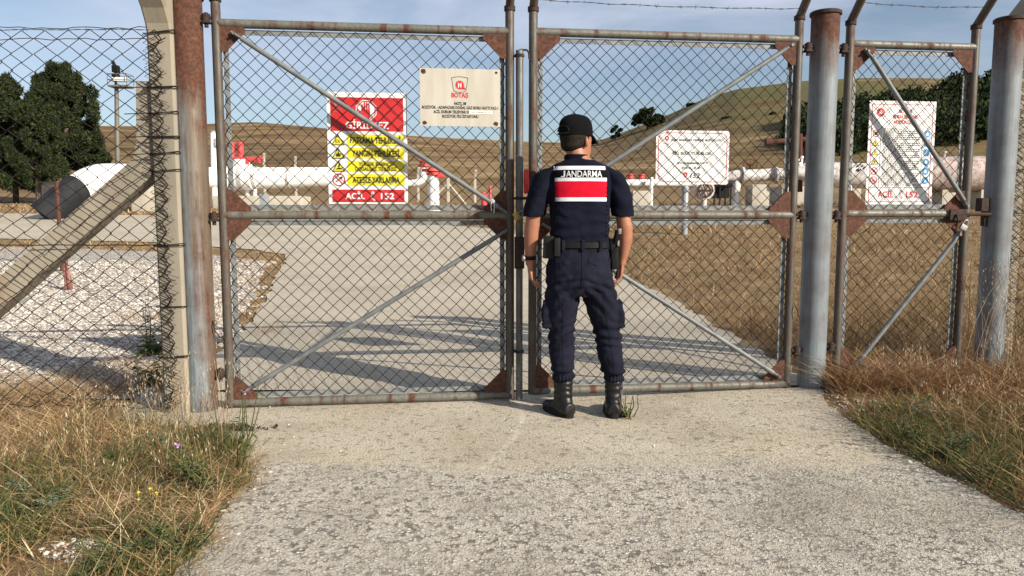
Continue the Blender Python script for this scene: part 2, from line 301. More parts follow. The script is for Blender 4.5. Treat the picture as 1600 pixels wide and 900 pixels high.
def slab(name, cols, dirt, sc=1.0, speck=0.5):
    m, nt, b = new_mat(name); b.inputs['Roughness'].default_value = 0.93
    p = tcoord(nt, kind='World'); px_ = tcoord(nt, (0.5, 1.6, 1), kind='World')
    c = ramp(nt, noi(nt, p, 1.3*sc, 7, 0.62), [(0.32, cols[0]), (0.5, cols[1]), (0.68, cols[2])])
    c = mixc(nt, ramp(nt, noi(nt, px_, 2.3*sc, 6, 0.6), [(0.5, 0), (0.68, 0.5)]), c, dirt)
    fine = noi(nt, p, 85, 5, 0.8); v_ = vor(nt, p, 95)
    c = mixc(nt, ramp(nt, fine, [(0.40, min(speck*1.5, 1)), (0.5, 0)]), c, tuple(x*0.42 for x in cols[0]))
    c = mixc(nt, ramp(nt, fine, [(0.56, 0), (0.68, speck)]), c, tuple(min(x*1.3, 0.75) for x in cols[2]))
    n3 = noi(nt, p, 3.0, 5, 0.7, 1.5); crack = ramp(nt, mth(nt, 'ABSOLUTE', mth(nt, 'SUBTRACT', noi(nt, p, 0.9, 5, 0.6, 0.5), 0.5)), [(0.0, 0.55), (0.0035, 0)])
    c = mixc(nt, mth(nt, 'MULTIPLY', crack, ramp(nt, n3, [(0.45, 0), (0.6, 1)])), c, (0.10,0.085,0.07))
    nt.links.new(c, b.inputs['Base Color']); bump(nt, b, mth(nt, 'ADD', fine, mth(nt, 'MULTIPLY', v_, 0.5)), 0.6, 0.004); return m
M['apron'] = slab('sandy worn concrete', [(0.40,0.335,0.235),(0.52,0.45,0.335),(0.58,0.51,0.39)], (0.43,0.37,0.28))
M['road'] = slab('pale grey beige road', [(0.37,0.32,0.24),(0.45,0.395,0.305),(0.49,0.44,0.35)], (0.36,0.32,0.255), 0.5, 0.5)
def gravel_mat():
    m, nt, b = new_mat('white limestone gravel'); b.inputs['Roughness'].default_value = 0.95
    p = tcoord(nt, kind='World'); d = vor(nt, p, 34); c = vor(nt, p, 34, out='Color'); s = nt.nodes.new('ShaderNodeSeparateColor'); nt.links.new(c, s.inputs[0])
    st = ramp(nt, s.outputs[0], [(0,(0.34,0.30,0.26)),(0.4,(0.52,0.47,0.41)),(1,(0.70,0.65,0.58))])
    gap = ramp(nt, d, [(0.46, 0), (0.68, 1)])
    c = mixc(nt, gap, st, (0.12,0.10,0.085))
    c = mixc(nt, ramp(nt, noi(nt, p, 0.7, 6, 0.65), [(0.52, 0), (0.68, 0.6)]), c, (0.38,0.27,0.16))
    nt.links.new(c, b.inputs['Base Color']); bump(nt, b, mth(nt, 'SUBTRACT', 1.0, d), 1.0, 0.02); return m
M['gravel'] = gravel_mat()
M['stone'] = island('loose limestone', [(0,(0.12,0.10,0.085)),(0.3,(0.32,0.28,0.24)),(0.65,(0.46,0.42,0.37)),(1,(0.64,0.60,0.54))], 0.95)
M['pebble'] = island('embedded pebbles', [(0,(0.24,0.215,0.18)),(0.5,(0.46,0.42,0.36)),(1,(0.70,0.67,0.60))], 0.95)
def cloth(name, c1, c2, sc=6, bstr=0.35, weave=True):
    m, nt, b = new_mat(name); b.inputs['Roughness'].default_value = 0.9; b.inputs['Specular IOR Level'].default_value = 0.10
    b.inputs['Sheen Weight'].default_value = 0.0
    v = tcoord(nt); f = noi(nt, v, sc, 5, 0.6, 0.6)
    nt.links.new(ramp(nt, f, [(0.35, c1), (0.65, c2)]), b.inputs['Base Color'])
    h = mth(nt, 'ADD', mth(nt, 'MULTIPLY', noi(nt, tcoord(nt, (1,1,1.8)), 9, 3, 0.5, 1.2), 1.0), mth(nt, 'MULTIPLY', noi(nt, v, 400, 2), 0.05))
    bump(nt, b, h, bstr, 0.02); return m
M['trouser'] = cloth('navy ripstop trousers', (0.0065,0.0072,0.0145), (0.0125,0.0135,0.025))
M['shirt'] = cloth('navy polo', (0.004,0.0048,0.012), (0.008,0.009,0.020))
M['vest'] = cloth('dark navy vest', (0.004,0.005,0.012), (0.0075,0.009,0.019))
M['vestside'] = cloth('black vest mesh side', (0.003,0.0035,0.006), (0.006,0.0065,0.010))
M['cap'] = cloth('black cap cloth', (0.0025,0.0025,0.003), (0.005,0.005,0.006), bstr=0.15)
M['boot'] = simple('black boot leather', (0.005,0.005,0.0055), (0.011,0.010,0.010), 20, 0.42, 0, 0.3, spec=0.35)
M['sole'] = simple('black rubber sole', (0.007,0.007,0.007), (0.014,0.012,0.011), 20, 0.8, spec=0.2)
M['belt'] = simple('black belt webbing', (0.004,0.004,0.0045), (0.008,0.008,0.008), 30, 0.6, 0, 0.2, spec=0.2)
M['hair'] = simple('short black hair', (0.008,0.006,0.005), (0.022,0.016,0.012), 120, 0.75, 0, 0.8, bdist=0.003, spec=0.15)
M['vest_red'] = cloth('red reflective patch', (0.45,0.004,0.018), (0.55,0.008,0.028), bstr=0.12)
M['vest_white'] = simple('white reflective tape', (0.58,0.58,0.60), (0.70,0.70,0.72), 8, 0.6)
def skin_mat():
    m, nt, b = new_mat('tanned skin'); b.inputs['Roughness'].default_value = 0.5
    v = tcoord(nt); nt.links.new(ramp(nt, noi(nt, v, 14, 5), [(0.3,(0.26,0.105,0.062)),(0.7,(0.35,0.155,0.092))]), b.inputs['Base Color'])
    b.inputs['Subsurface Weight'].default_value = 0.08; b.inputs['Subsurface Scale'].default_value = 0.01
    bump(nt, b, noi(nt, v, 150, 4), 0.15, 0.001); return m
M['skin'] = skin_mat()

# ---------------------------------------------------------------- mesh builder and object helpers
class MB:
    def __init__(s): s.v = []; s.f = []
    def add(s, vs, fs):
        o = len(s.v); s.v += [tuple(v) for v in vs]; s.f += [tuple(i+o for i in f) for f in fs]
    def box(s, x0, x1, y0, y1, z0, z1, bev=0.0, rot=None, cen=None):
        bm = bmesh.new(); bmesh.ops.create_cube(bm, size=1)
        for v in bm.verts: v.co = Vector(((x0+x1)/2+v.co.x*(x1-x0), (y0+y1)/2+v.co.y*(y1-y0), (z0+z1)/2+v.co.z*(z1-z0)))
        if bev: bmesh.ops.bevel(bm, geom=bm.edges[:], offset=bev, segments=2, profile=0.7, affect='EDGES')
        c = Vector(cen) if cen else Vector(((x0+x1)/2, (y0+y1)/2, (z0+z1)/2))
        if rot is not None:
            for v in bm.verts: v.co = c+rot @ (v.co-c)
        bm.verts.index_update(); s.add([v.co for v in bm.verts], [[v.index for v in f.verts] for f in bm.faces]); bm.free(); return s
    def tube(s, pts, r, n=12, cap=True, flat=1.0):
        pts = [Vector(p) for p in pts]; rs = r if hasattr(r, '__len__') else [r]*len(pts)
        up = None; rings = []
        for i, p in enumerate(pts):
            d = (pts[min(i+1, len(pts)-1)]-pts[max(i-1, 0)]).normalized()
            if up is None: up = (Vector((0,0,1)) if abs(d.z) < 0.9 else Vector((0,1,0)))
            a = d.cross(up).normalized(); b = a.cross(d).normalized(); up = b
            rings.append([p+a*math.cos(2*PI*k/n)*rs[i]+b*math.sin(2*PI*k/n)*rs[i]*flat for k in range(n)])
        vs = [v for rg in rings for v in rg]; fs = []
        for i in range(len(pts)-1):
            for k in range(n): fs.append((i*n+k, i*n+(k+1) % n, (i+1)*n+(k+1) % n, (i+1)*n+k))
        if cap: fs.append(tuple(reversed(range(n)))); fs.append(tuple((len(pts)-1)*n+k for k in range(n)))
        s.add(vs, fs); return s
    def loft(s, rings, n=20, ex=2.0, yaw=0, cen=(0,0)):   # rings: (cx,cy,cz,rx,ry)
        vs = []; fs = []
        for (cx, cy, cz, rx, ry) in rings:
            for k in range(n):
                t = 2*PI*k/n; c, q = math.cos(t), math.sin(t)
                x = cx+rx*math.copysign(abs(c)**(2/ex), c); y = cy+ry*math.copysign(abs(q)**(2/ex), q)
                if yaw:
                    dx, dy = x-cen[0], y-cen[1]; x = cen[0]+dx*math.cos(yaw)-dy*math.sin(yaw); y = cen[1]+dx*math.sin(yaw)+dy*math.cos(yaw)
                vs.append((x, y, cz))
        m = len(rings)
        for i in range(m-1):
            for k in range(n): fs.append((i*n+k, i*n+(k+1) % n, (i+1)*n+(k+1) % n, (i+1)*n+k))
        fs.append(tuple(reversed(range(n)))); fs.append(tuple((m-1)*n+k for k in range(n)))
        if rings[-1][2] < rings[0][2]: fs = [tuple(reversed(f)) for f in fs]
        s.add(vs, fs); return s
    def prism(s, poly, y0, y1):                            # polygon in (x, z), thickness along y
        n = len(poly); vs = [(x, y0, z) for x, z in poly]+[(x, y1, z) for x, z in poly]
        fs = [tuple(range(n)), tuple(reversed(range(n, 2*n)))]+[(i, i+n, (i+1) % n+n, (i+1) % n) for i in range(n)]
        s.add(vs, fs); return s
    def ball(s, c, r, sub=2, sc=(1,1,1)):
        bm = bmesh.new(); bmesh.ops.create_icosphere(bm, subdivisions=sub, radius=1)
        s.add([(c[0]+v.co.x*r*sc[0], c[1]+v.co.y*r*sc[1], c[2]+v.co.z*r*sc[2]) for v in bm.verts], [[v.index for v in f.verts] for f in bm.faces]); bm.free(); return s
def smooth_by_angle(me, ang=R(40)):
    n = len(me.polygons)
    if not n: return
    me.polygons.foreach_set('use_smooth', [True]*n)
    bm = bmesh.new(); bm.from_mesh(me)
    for e in bm.edges:
        if len(e.link_faces) == 2 and e.calc_face_angle(0) > ang: e.smooth = False
    bm.to_mesh(me); bm.free()
def mesh_obj(name, mb, mat, org=(0,0,0), smooth=True, fix=True):
    me = bpy.data.meshes.new(name); ox, oy, oz = org
    me.from_pydata([(x-ox, y-oy, z-oz) for x, y, z in mb.v], [], mb.f)
    if fix:
        bm = bmesh.new(); bm.from_mesh(me); bmesh.ops.recalc_face_normals(bm, faces=bm.faces[:]); bm.to_mesh(me); bm.free()
    if smooth: smooth_by_angle(me)
    me.materials.append(mat); me.update()
    o = bpy.data.objects.new(name, me); COL.objects.link(o); return o
ORG = {}
def setp(o, label=None, cat=None, group=None, kind=None):
    if label: o['label'] = label
    if cat: o['category'] = cat
    if group: o['group'] = group
    if kind: o['kind'] = kind
    return o
def thing(name, label, cat, org, gate=False, group=None):
    o = bpy.data.objects.new(name, None); o.empty_display_size = 0.1; COL.objects.link(o)
    o.location = g2w(*org) if gate else org
    if gate: o.rotation_euler = (0, 0, GA)
    ORG[o.name] = tuple(org); return setp(o, label, cat, group)
def part(par, name, mb, mat, label=None, smooth=True, fix=True, kind=None):
    org = ORG[par.name]; o = mesh_obj(name, mb, mat, org, smooth, fix); o.parent = par; ORG[o.name] = org
    return setp(o, label, kind=kind)
def pieces(mb, gap=0.002):
    """split a builder into clusters of touching pieces"""
    n = len(mb.v); par = list(range(n))
    def find(a):
        while par[a] != a: par[a] = par[par[a]]; a = par[a]
        return a
    for f in mb.f:
        r = find(f[0])
        for i in f[1:]: par[find(i)] = r
    grp = {}
    for f in mb.f: grp.setdefault(find(f[0]), []).append(f)
    G_ = []
    for fs in grp.values():
        ids = sorted({i for f in fs for i in f}); P = np.array([mb.v[i] for i in ids]); G_.append([P.min(0)-gap/2, P.max(0)+gap/2, list(fs)])
    ch = True
    while ch:
        ch = False; out = []
        for g in G_:
            for o in out:
                if (g[0] <= o[1]).all() and (o[0] <= g[1]).all(): o[0] = np.minimum(o[0], g[0]); o[1] = np.maximum(o[1], g[1]); o[2] += g[2]; ch = True; break
            else: out.append(g)
        G_ = out
    res = []
    for g in G_:
        m = MB(); ids = sorted({i for f in g[2] for i in f}); mp_ = {i: k for k, i in enumerate(ids)}; m.v = [mb.v[i] for i in ids]; m.f = [tuple(mp_[i] for i in f) for f in g[2]]; res.append(m)
    return res
def parts(par, name, mb, mat, gap=0.002, **k): return [part(par, name, m, mat, **k) for m in pieces(mb, gap)]
def single(name, label, cat, mb, mat, org, gate=False, group=None, smooth=True, kind=None, fix=True):
    o = mesh_obj(name, mb, mat, org, smooth, fix)
    o.location = g2w(*org) if gate else org
    if gate: o.rotation_euler = (0, 0, GA)
    ORG[o.name] = tuple(org); return setp(o, label, cat, group, kind)
def nx(x, y=0, z=0, s=1.0): return noise.noise(Vector((x*s, y*s, z*s)))

# ---------------------------------------------------------------- setting: ground, road, apron, gravel
def build_ground():
    az = np.concatenate([np.arange(-180, -50, 2.0), np.arange(-50, 50, 0.25), np.arange(50, 180, 2.0)])*PI/180
    rr = 0.4*np.exp(np.arange(0, 350)*0.0205); A, RR = np.meshgrid(az, rr); X = RR*np.sin(A); Y = RR*np.cos(A); Z = hgt(X, Y)
    na, nr = len(az), len(rr)
    near = np.clip((14-RR)/10, 0, 1); Z = Z-0.0*near
    vs = np.stack([X, Y, Z], -1).reshape(-1, 3); i = np.arange(nr-1)[:, None]*na; k = np.arange(na)[None, :]; k2 = (k+1) % na
    f = np.stack([i+k, i+na+k, i+na+k2, i+k2], -1).reshape(-1, 4)
    me = bpy.data.meshes.new('ground'); vl = vs.tolist(); fl = f.tolist(); fl.append(list(range(na)))
    me.from_pydata(vl, [], fl); me.materials.append(M['ground']); me.polygons.foreach_set('use_smooth', [True]*len(fl)); me.update()
    o = bpy.data.objects.new('ground', me); COL.objects.link(o); setp(o, 'dry grassland ground rising to brown hills', kind='structure')
build_ground()
def sheet(name, rows, mat, lift, nx_=24, label=None, jit=0.04):
    mb = MB(); n = len(rows)
    for (y, a, b_) in rows:
        for k in range(nx_+1):
            t = k/nx_; ja = jit*nx(y*3, 1, 2)+jit*0.6*nx(y*11, 5, 2) if k == 0 else 0; jb = jit*nx(y*3, 7, 9)+jit*0.6*nx(y*11, 3, 8) if k == nx_ else 0
            x = a+(b_-a)*t+ja+jb; mb.v.append((x, y, H(x, y)+lift))
    for i in range(n-1):
        for k in range(nx_): q = i*(nx_+1)+k; mb.f.append((q, q+1, q+nx_+2, q+nx_+1))
    o = mesh_obj(name, mb, mat, smooth=False, fix=False); setp(o, label, kind='structure'); return o
def tab(t, y): return float(np.interp(y, [a for a, b in t], [b for a, b in t]))
AL = [(-4,-1.3),(2.36,-1.12),(3.3,-1.2),(3.8,-1.42),(4.05,-1.9),(4.2,-2.3),(4.95,-2.5)]
AR = [(-4,2.9),(2.2,2.2),(2.8,1.98),(3.6,1.88),(4.4,1.93),(4.9,2.06)]
RL = [(4.85,-2.25),(7.4,-2.75),(10,-3.35),(13,-4.15),(15,-4.6),(16,-4.9),(17,-6),(18.5,-9),(19.6,-15),(20.5,-28),(21,-60)]
RR_ = [(4.85,2.06),(10,2.14),(11.7,1.95),(15,1.45),(19,0.8),(22,-0.6),(24.5,-4),(26.5,-10),(28,-20),(29,-45)]
sheet('driveway', [(y, tab(AL, y), tab(AR, y)) for y in np.arange(-4, 4.93, 0.06)], M['aggregate'], 0.010, label='worn pale driveway, sandy concrete at the gate and exposed stones nearer')
def near_edge(t): return 3.40+0.2*nx(t*1.7, 4)
sheet('road', [(y, tab(RL, y), tab(RR_, y)) for y in np.concatenate([np.arange(4.9, 16, 0.2), np.arange(16, 29, 0.1)])], M['road'], 0.02, 40, label='pale road curving left beyond the gate', jit=0.12)
# gravel yard left of the road
GRL = [(4.9,-2.4),(7.4,-2.95),(10,-3.5),(13,-4.4),(14.9,-4.9),(16.3,-7),(17.3,-10.5),(18.3,-17),(19.0,-30)]
sheet('gravel_yard', [(y, -34, tab(GRL, y)) for y in np.arange(4.7, 18.9, 0.15)], M['gravel'], 0.012, 40, label='white limestone gravel yard behind the left fence', jit=0.14)
# ---------------------------------------------------------------- chain link and gate hardware
def chain_link(s0, s1, z0, z1, Wd=0.0845, Hd=0.082, r=0.0022, y=0.0, warp=0.009, seed=0, clip=None):
    mb = MB(); k = 0; x = s0; n = int(round((z1-z0)/(Hd/2)))
    nw = int(round((s1-s0)/(Wd/2)))
    for k in range(nw+1):
        base = s0+Wd/4*0+(s1-s0)*k/nw; pts = []
        for j in range(n+1):
            z = z0+(z1-z0)*j/n; sg = 1 if (j+k) % 2 == 0 else -1
            xx = min(max(base+sg*Wd/4, s0), s1)
            dx = warp*nx(base*2.3+seed, z*2.3, 3)+warp*0.5*nx(base*7+seed, z*7, 1); dz = warp*nx(base*2.1, z*2.1+seed, 8)+warp*0.5*nx(base*8, z*8+seed, 4)
            dy = 0.006*nx(base*1.5, z*1.5, seed)
            if clip and not clip(xx, z): 
                if len(pts) > 1: wire(mb, pts, r)
                pts = []; continue
            pts.append((xx+dx, y+dy+sg*r*0.9, z+dz))
        if len(pts) > 1: wire(mb, pts, r)
    return mb
def wire(mb, pts, r):
    o = len(mb.v)
    for i, (x, yy, z) in enumerate(pts):
        mb.v += [(x-1.35*r, yy, z), (x, yy-r, z), (x+1.35*r, yy, z), (x, yy+r, z)]
        if i:
            a = o+4*(i-1)
            for k in range(4): mb.f.append((a+k, a+(k+1) % 4, a+4+(k+1) % 4, a+4+k))
def vtube(s, z0, z1, r, y=0.0, n=14): return MB().tube([(s, y, z0), (s, y, z1)], r, n)
def G(px, py, y=0.0): return pg(px, py, y)
RT = 0.0275
def barbed(mb, a, b, sag=0.02, barbs=0.11):
    a = Vector(a); b = Vector(b); Ln = (b-a).length; n = max(8, int(Ln/0.05)); pts = []
    for i in range(n+1):
        t = i/n; p = a.lerp(b, t); p.z -= sag*4*t*(1-t)+0.006*nx(p.x*6, p.y*6, 3); pts.append(p)
    for ph in (0, PI):
        mb.tube([p+Vector((0, 0.002*math.cos(i*2.2+ph), 0.002*math.sin(i*2.2+ph))) for i, p in enumerate(pts)], 0.0014, 4)
    m = int(Ln/barbs); d = (b-a).normalized()
    for i in range(1, m):
        p = pts[min(int(i/m*n), n)]
        for q in range(2):
            e = Vector((random.uniform(-1,1), random.uniform(-1,1), random.uniform(-1,1))); e = (e-d*e.dot(d)*0.6).normalized()*0.014
            c = p+d*0.006*(q-0.5); mb.tube([c-e, c, c+e], 0.0011, 4)
def arm(par, s, z, r=0.0265, y=0.0):
    a = MB(); a.tube([(s, y, z), (s, y-0.03, z+0.03), (s, y-0.36, z+0.36)], r, 12)
    o = part(par, 'barbed_wire_arm', a, M['tube'])
    c = MB().tube([(s, y, z-0.022), (s, y, z+0.006)], r+0.008, 16); part(o, 'collar', c, M['dark_iron'])
    return o
def gusset(par, poly, y=-0.013, mat='rust'):
    return part(par, 'gusset_plate', MB().prism(poly, y-0.003, y+0.003), M[mat], smooth=False)
def wedge(s, z, ds, dz):  # corner plate
    return [(s, z), (s+ds, z), (s+ds, z+dz*0.22), (s+ds*0.22, z+dz), (s, z+dz)]
def half_oct(s, z, ds, dz): return [(s, z-dz), (s+ds*0.25, z-dz), (s+ds, z-dz*0.3), (s+ds, z+dz*0.3), (s+ds*0.25, z+dz), (s, z+dz)]
def hinge(par, s_post, s_stile, z, right=True):
    """eye bolt bar, washer stack, pin"""
    m = MB(); d = 1 if s_stile > s_post else -1
    m.tube([(s_post, -0.02, z), (s_stile, -0.02, z)], 0.011, 8)
    mid = (s_post*0.45+s_stile*0.55)
    m.tube([(mid, -0.02, z-0.055), (mid, -0.02, z+0.028)], 0.012, 8); m.tube([(mid, -0.02, z-0.02), (mid, -0.02, z+0.02)], 0.024, 10)
    m.box(mid-0.022, mid+0.022, -0.045, 0.005, z-0.033, z-0.020, 0.003)
    return part(par, 'hinge', m, M['dark_iron'])
def leaf(name, label, sL, sR, zb, zt, zm, hinge_side, zc=2.45, collarless=False, mesh_seed=0, upr=None, lor=None, group=None):
    root = thing(name, label, 'gate', ((sL if hinge_side < 0 else sR), 0, 0.0), True, group)
    for s in (sL, sR): part(root, 'stile', vtube(s, zb-0.02, zc, RT), M['tube'])
    part(root, 'top_rail', MB().tube([(sL, 0, zt), (sR, 0, zt)], 0.026, 14), M['rail'])
    part(root, 'middle_rail', MB().tube([(sL, 0, zm), (sR, 0, zm)], 0.027, 14), M['rail'])
    part(root, 'bottom_rail', MB().tube([(sL, 0, zb), (sR, 0, zb)], 0.027, 14), M['rail'])
    b = MB(); e = RT+0.004
    for z0, z1 in ((zb, zm), (zm, zt)):
        a0, a1 = z0+e, z1-e
        b.box(sL+e, sR-e, 0.008, 0.013, a0, a0+0.030); b.box(sL+e, sR-e, 0.008, 0.013, a1-0.030, a1)
        b.box(sL+e, sL+e+0.030, 0.0145, 0.0195, a0, a1); b.box(sR-e-0.030, sR-e, 0.0145, 0.0195, a0, a1)
    parts(root, 'mesh_bar', b, M['flat'], smooth=False)
    for z0, z1 in ((zb+e, zm-e), (zm+e, zt-e)):
        part(root, 'chain_link_mesh', chain_link(sL+e-0.004, sR-e+0.004, z0, z1, seed=mesh_seed+z0), M['wire'], smooth=False, fix=False)
    g = 0.145
    gusset(root, wedge(sL+0.02, zt-0.02, g, -g)); gusset(root, wedge(sR-0.02, zt-0.02, -g, -g))
    gusset(root, wedge(sL+0.02, zb+0.02, g, g)); gusset(root, wedge(sR-0.02, zb+0.02, -g, g))
    gusset(root, half_oct(sL+0.02, zm, g, g*1.05)); gusset(root, half_oct(sR-0.02, zm, -g, g*1.05))
    def brc(a, c):
        a = Vector((a[0], -0.046, a[1])); c = Vector((c[0], -0.046, c[1])); d = (c-a).normalized(); m = MB()
        m.tube([a+d*0.05, c-d*0.05], 0.0155, 10)
        for p, q in ((a, 1), (c, -1)):
            m.tube([p-d*q*0.02+Vector((0,0.022,0)), p+d*q*0.02+Vector((0,0.016,0)), p+d*q*0.07], [0.017, 0.018, 0.0155], 10, flat=0.6)
            m.tube([p+Vector((0,-0.012,0)), p+Vector((0,0.035,0))], 0.009, 6)
        part(root, 'brace', m, M['brace'])
    if upr: brc(*upr)
    if lor: brc(*lor)
    return root

# pixel measurements turned into gate-plane metres
sLL = G(340, 100)[0]; sLR = G(796.5, 300)[0]; sRL = G(832.5, 300)[0]; sRR = G(1243, 200)[0]
sWL = G(1320, 250)[0]; sWR = G(1513, 250)[0]
ZB, ZT, ZM = 0.044, 2.315, 1.195
left = leaf('swing_gate', 'wide left leaf of the chain link gate, carrying the red warning sign and metal plate', sLL, sLR, ZB, ZT, ZM, -1,
            mesh_seed=1, upr=(G(368, 55), G(787, 330)), lor=(G(787, 362), G(390, 606)), group='leaves of the double vehicle gate')
right = leaf('swing_gate', 'wide right leaf of the chain link gate, directly in front of the standing man', sRL, sRR, ZB+0.022, ZT+0.003, ZM, 1,
            mesh_seed=5, upr=(G(1232, 73), G(850, 322)), lor=(G(850, 352), G(1212, 586)), group='leaves of the double vehicle gate')
wick = leaf('pedestrian_gate', 'narrow chain link pedestrian gate with the white rules sign', sWL, sWR, 0.13, 2.30, ZM+0.01, -1,
            mesh_seed=9, upr=(G(1350, 82), G(1504, 322)), lor=(G(1492, 366), G(1322, 580)))
for rt, ss in ((left, (sLL, sLR)), (right, (sRL, sRR)), (wick, (sWL, sWR))):
    for s in ss: arm(rt, s, 2.46 if rt is not wick else 2.44)
def bw(par, s0, s1, zc, offs):
    for d in offs:
        m = MB(); barbed(m, (s0, -d-0.02, zc+d), (s1, -d-0.02, zc+d), 0.012); part(par, 'barbed_wire', m, M['barb'], smooth=False)
bw(left, sLL, sLR, 2.46, (0.16, 0.30)); bw(right, sRL, sRR, 2.46, (0.035, 0.17, 0.30)); bw(wick, sWL, sWR, 2.44, (0.09, 0.2, 0.31))

# posts
def post(px0, pyA, label, mat, s=None, ztop=2.485, r=0.088):
    s = s if s is not None else G(px0, pyA)[0]; w_ = g2w(s, 0, 0); zg = H(w_.x, w_.y)
    root = thing('steel_gate_post', label, 'gate post', (s, 0, zg), True, 'thick steel gate posts')
    m = MB(); m.tube([(s, 0, zg-0.1), (s, 0, zg+0.5), (s, 0, ztop)], r, 40); part(root, 'pipe', m, M[mat])
    m = MB(); m.tube([(s, 0, ztop-0.012), (s, 0, ztop+0.006)], r+0.010, 40); m.tube([(s,0,ztop+0.006),(s,0,ztop+0.012)], [r+0.01, r+0.002], 40); part(root, 'cap', m, M['dark_iron'])
    return root, s
P1, s1 = post(303, 300, 'rusty galvanised gate post at the left, orange rust down its upper half', 'post_rusty', ztop=2.46)
P2, s2 = post(1279, 300, 'pale grey gate post with a rusty top between the big gate and the pedestrian gate', 'post_grey')
P3, s3 = post(1561, 300, 'pale grey gate post with a rusty top, rightmost, beside the concrete post', 'post_grey')
for z in (2.34, 1.19, 0.24): hinge(left, s1+0.08, sLL-0.02, z)
for z in (2.27, 1.20, 0.30): hinge(right, s2-0.08, sRR+0.02, z)
for z in (2.27, 1.20, 0.32): hinge(wick, s2+0.08, sWL-0.02, z)
# flame-cut weld lugs on the middle post
m = MB(); m.box(s3-0.145, s3-0.075, -0.03, 0.03, 1.22, 1.31, 0.004); m.box(s3-0.110, s3-0.080, -0.02, 0.02, 1.12, 1.22, 0.004)
part(P3, 'latch_box', m, M['dark_iron'])
m = MB(); m.tube([(sWR-0.12, -0.035, 1.20), (s3-0.07, -0.035, 1.20)], 0.012, 8); m.box(sWR-0.14, sWR-0.02, -0.045, -0.028, 1.16, 1.235, 0.003)
m.tube([(sWR-0.10,-0.05,1.20),(sWR-0.10,-0.07,1.16),(sWR-0.10,-0.05,1.12)],0.008,6); part(wick, 'sliding_latch', m, M['dark_iron'])

# drop bolt between the leaves, with red handle
sD = G(811, 300)[0]; zTop = G(811, 80)[1]
drop = part(left, 'drop_bolt', MB().tube([(sD, -0.02, 0.02), (sD, -0.02, 1.05)], 0.0215, 14).tube([(sD, -0.02, 1.05), (sD, -0.02, zTop)], 0.0235, 14), M['drop'])
m = MB()
for z in (G(811, 88)[1], G(811, 310)[1], G(811, 548)[1]): m.tube([(sD, -0.02, z-0.008), (sD, -0.02, z+0.008)], 0.030, 14); m.box(sLR, sD, -0.008, 0.004, z-0.007, z+0.007)
parts(drop, 'guide_ring', m, M['dark_iron'])
m = MB().tube([(sD+0.0, -0.02, zTop+0.004), (sD+0.045, -0.02, zTop+0.004), (sD+0.058, -0.02, zTop-0.012), (sD+0.060, -0.02, zTop-0.045), (sD+0.072, -0.02, zTop-0.06), (sD+0.085, -0.02, zTop-0.05)], 0.0065, 8)
m.tube([(sD, -0.02, G(811,310)[1]-0.0), (sD+0.05, -0.03, G(811,310)[1])], 0.009, 8); part(drop, 'hook', m, M['dark_iron'])
sh = G(821.5, 280)[0]; z0, z1 = G(821, 303)[1], G(821, 265)[1]
part(drop, 'handle', MB().tube([(sh, -0.03, z0), (sh, -0.03, z0+0.01), (sh, -0.03, z1-0.012), (sh, -0.03, z1)], [0.014, 0.017, 0.017, 0.010], 16), M['red_handle'], 'red rubber grip')
m = MB().tube([(sD, -0.02, 1.06), (sD, -0.02, 0.86)], 0.032, 14); part(drop, 'sleeve', m, M['dark_iron'])
# padlocks
def padlock(label, s, y, z, ang, body, sc=1.0, grp=None):
    root = thing('padlock', label, 'padlock', (s, y, z), True, grp); rot = Matrix.Rotation(ang, 3, 'Y')
    a = MB(); a.box(s-0.026*sc, s+0.026*sc, y-0.010*sc, y+0.010*sc, z-0.020*sc, z+0.020*sc, 0.004, rot=rot); part(root, 'body', a, M[body])
    pts = [(-0.016,0.018),(-0.016,0.045),(-0.010,0.056),(0,0.060),(0.010,0.056),(0.016,0.045),(0.016,0.018)]
    a = MB().tube([Vector((s, y, z))+rot @ Vector((px_*sc, 0, pz*sc)) for px_, pz in pts], 0.0045*sc, 8); part(root, 'shackle', a, M['steel'])
padlock('small brass padlock on the drop bolt beside the man', G(806, 338)[0], -0.055, G(806, 338)[1], 1.1, 'brass')
padlock('silver padlock hanging from the pedestrian gate latch', G(1495, 355)[0], -0.062, G(1495, 355)[1], 0.5, 'steel', 0.9)
# rust hung wires at the hinges
for (px_, py_, rt) in ((338, 515, left), (1240, 490, right)):
    s_, z_ = G(px_, py_); m = MB().tube([(s_-0.01,-0.03,z_+0.06),(s_+0.0,-0.05,z_+0.03),(s_+0.005,-0.05,z_-0.0),(s_+0.03,-0.04,z_-0.04),(s_+0.06,-0.03,z_-0.045)], 0.004, 6)
    part(rt, 'loose_wire', m, M['dark_iron'])
# white string knotted on the brace
s_, z_ = G(768, 315); m = MB().tube([(s_, -0.07, z_+0.01), (s_-0.01, -0.068, z_-0.02), (s_-0.006, -0.066, z_-0.06)], 0.0025, 5); m.tube([(s_+0.005, -0.07, z_+0.01), (s_+0.012, -0.068, z_-0.03), (s_+0.008, -0.066, z_-0.07)], 0.0022, 5)
m.tube([(s_-0.015,-0.06,z_),(s_,-0.068,z_+0.015),(s_+0.015,-0.06,z_)],0.003,5)
single('string', 'frayed white string knotted round the left brace end', 'string', m, M['sign_white'], (s_, -0.07, z_), True)

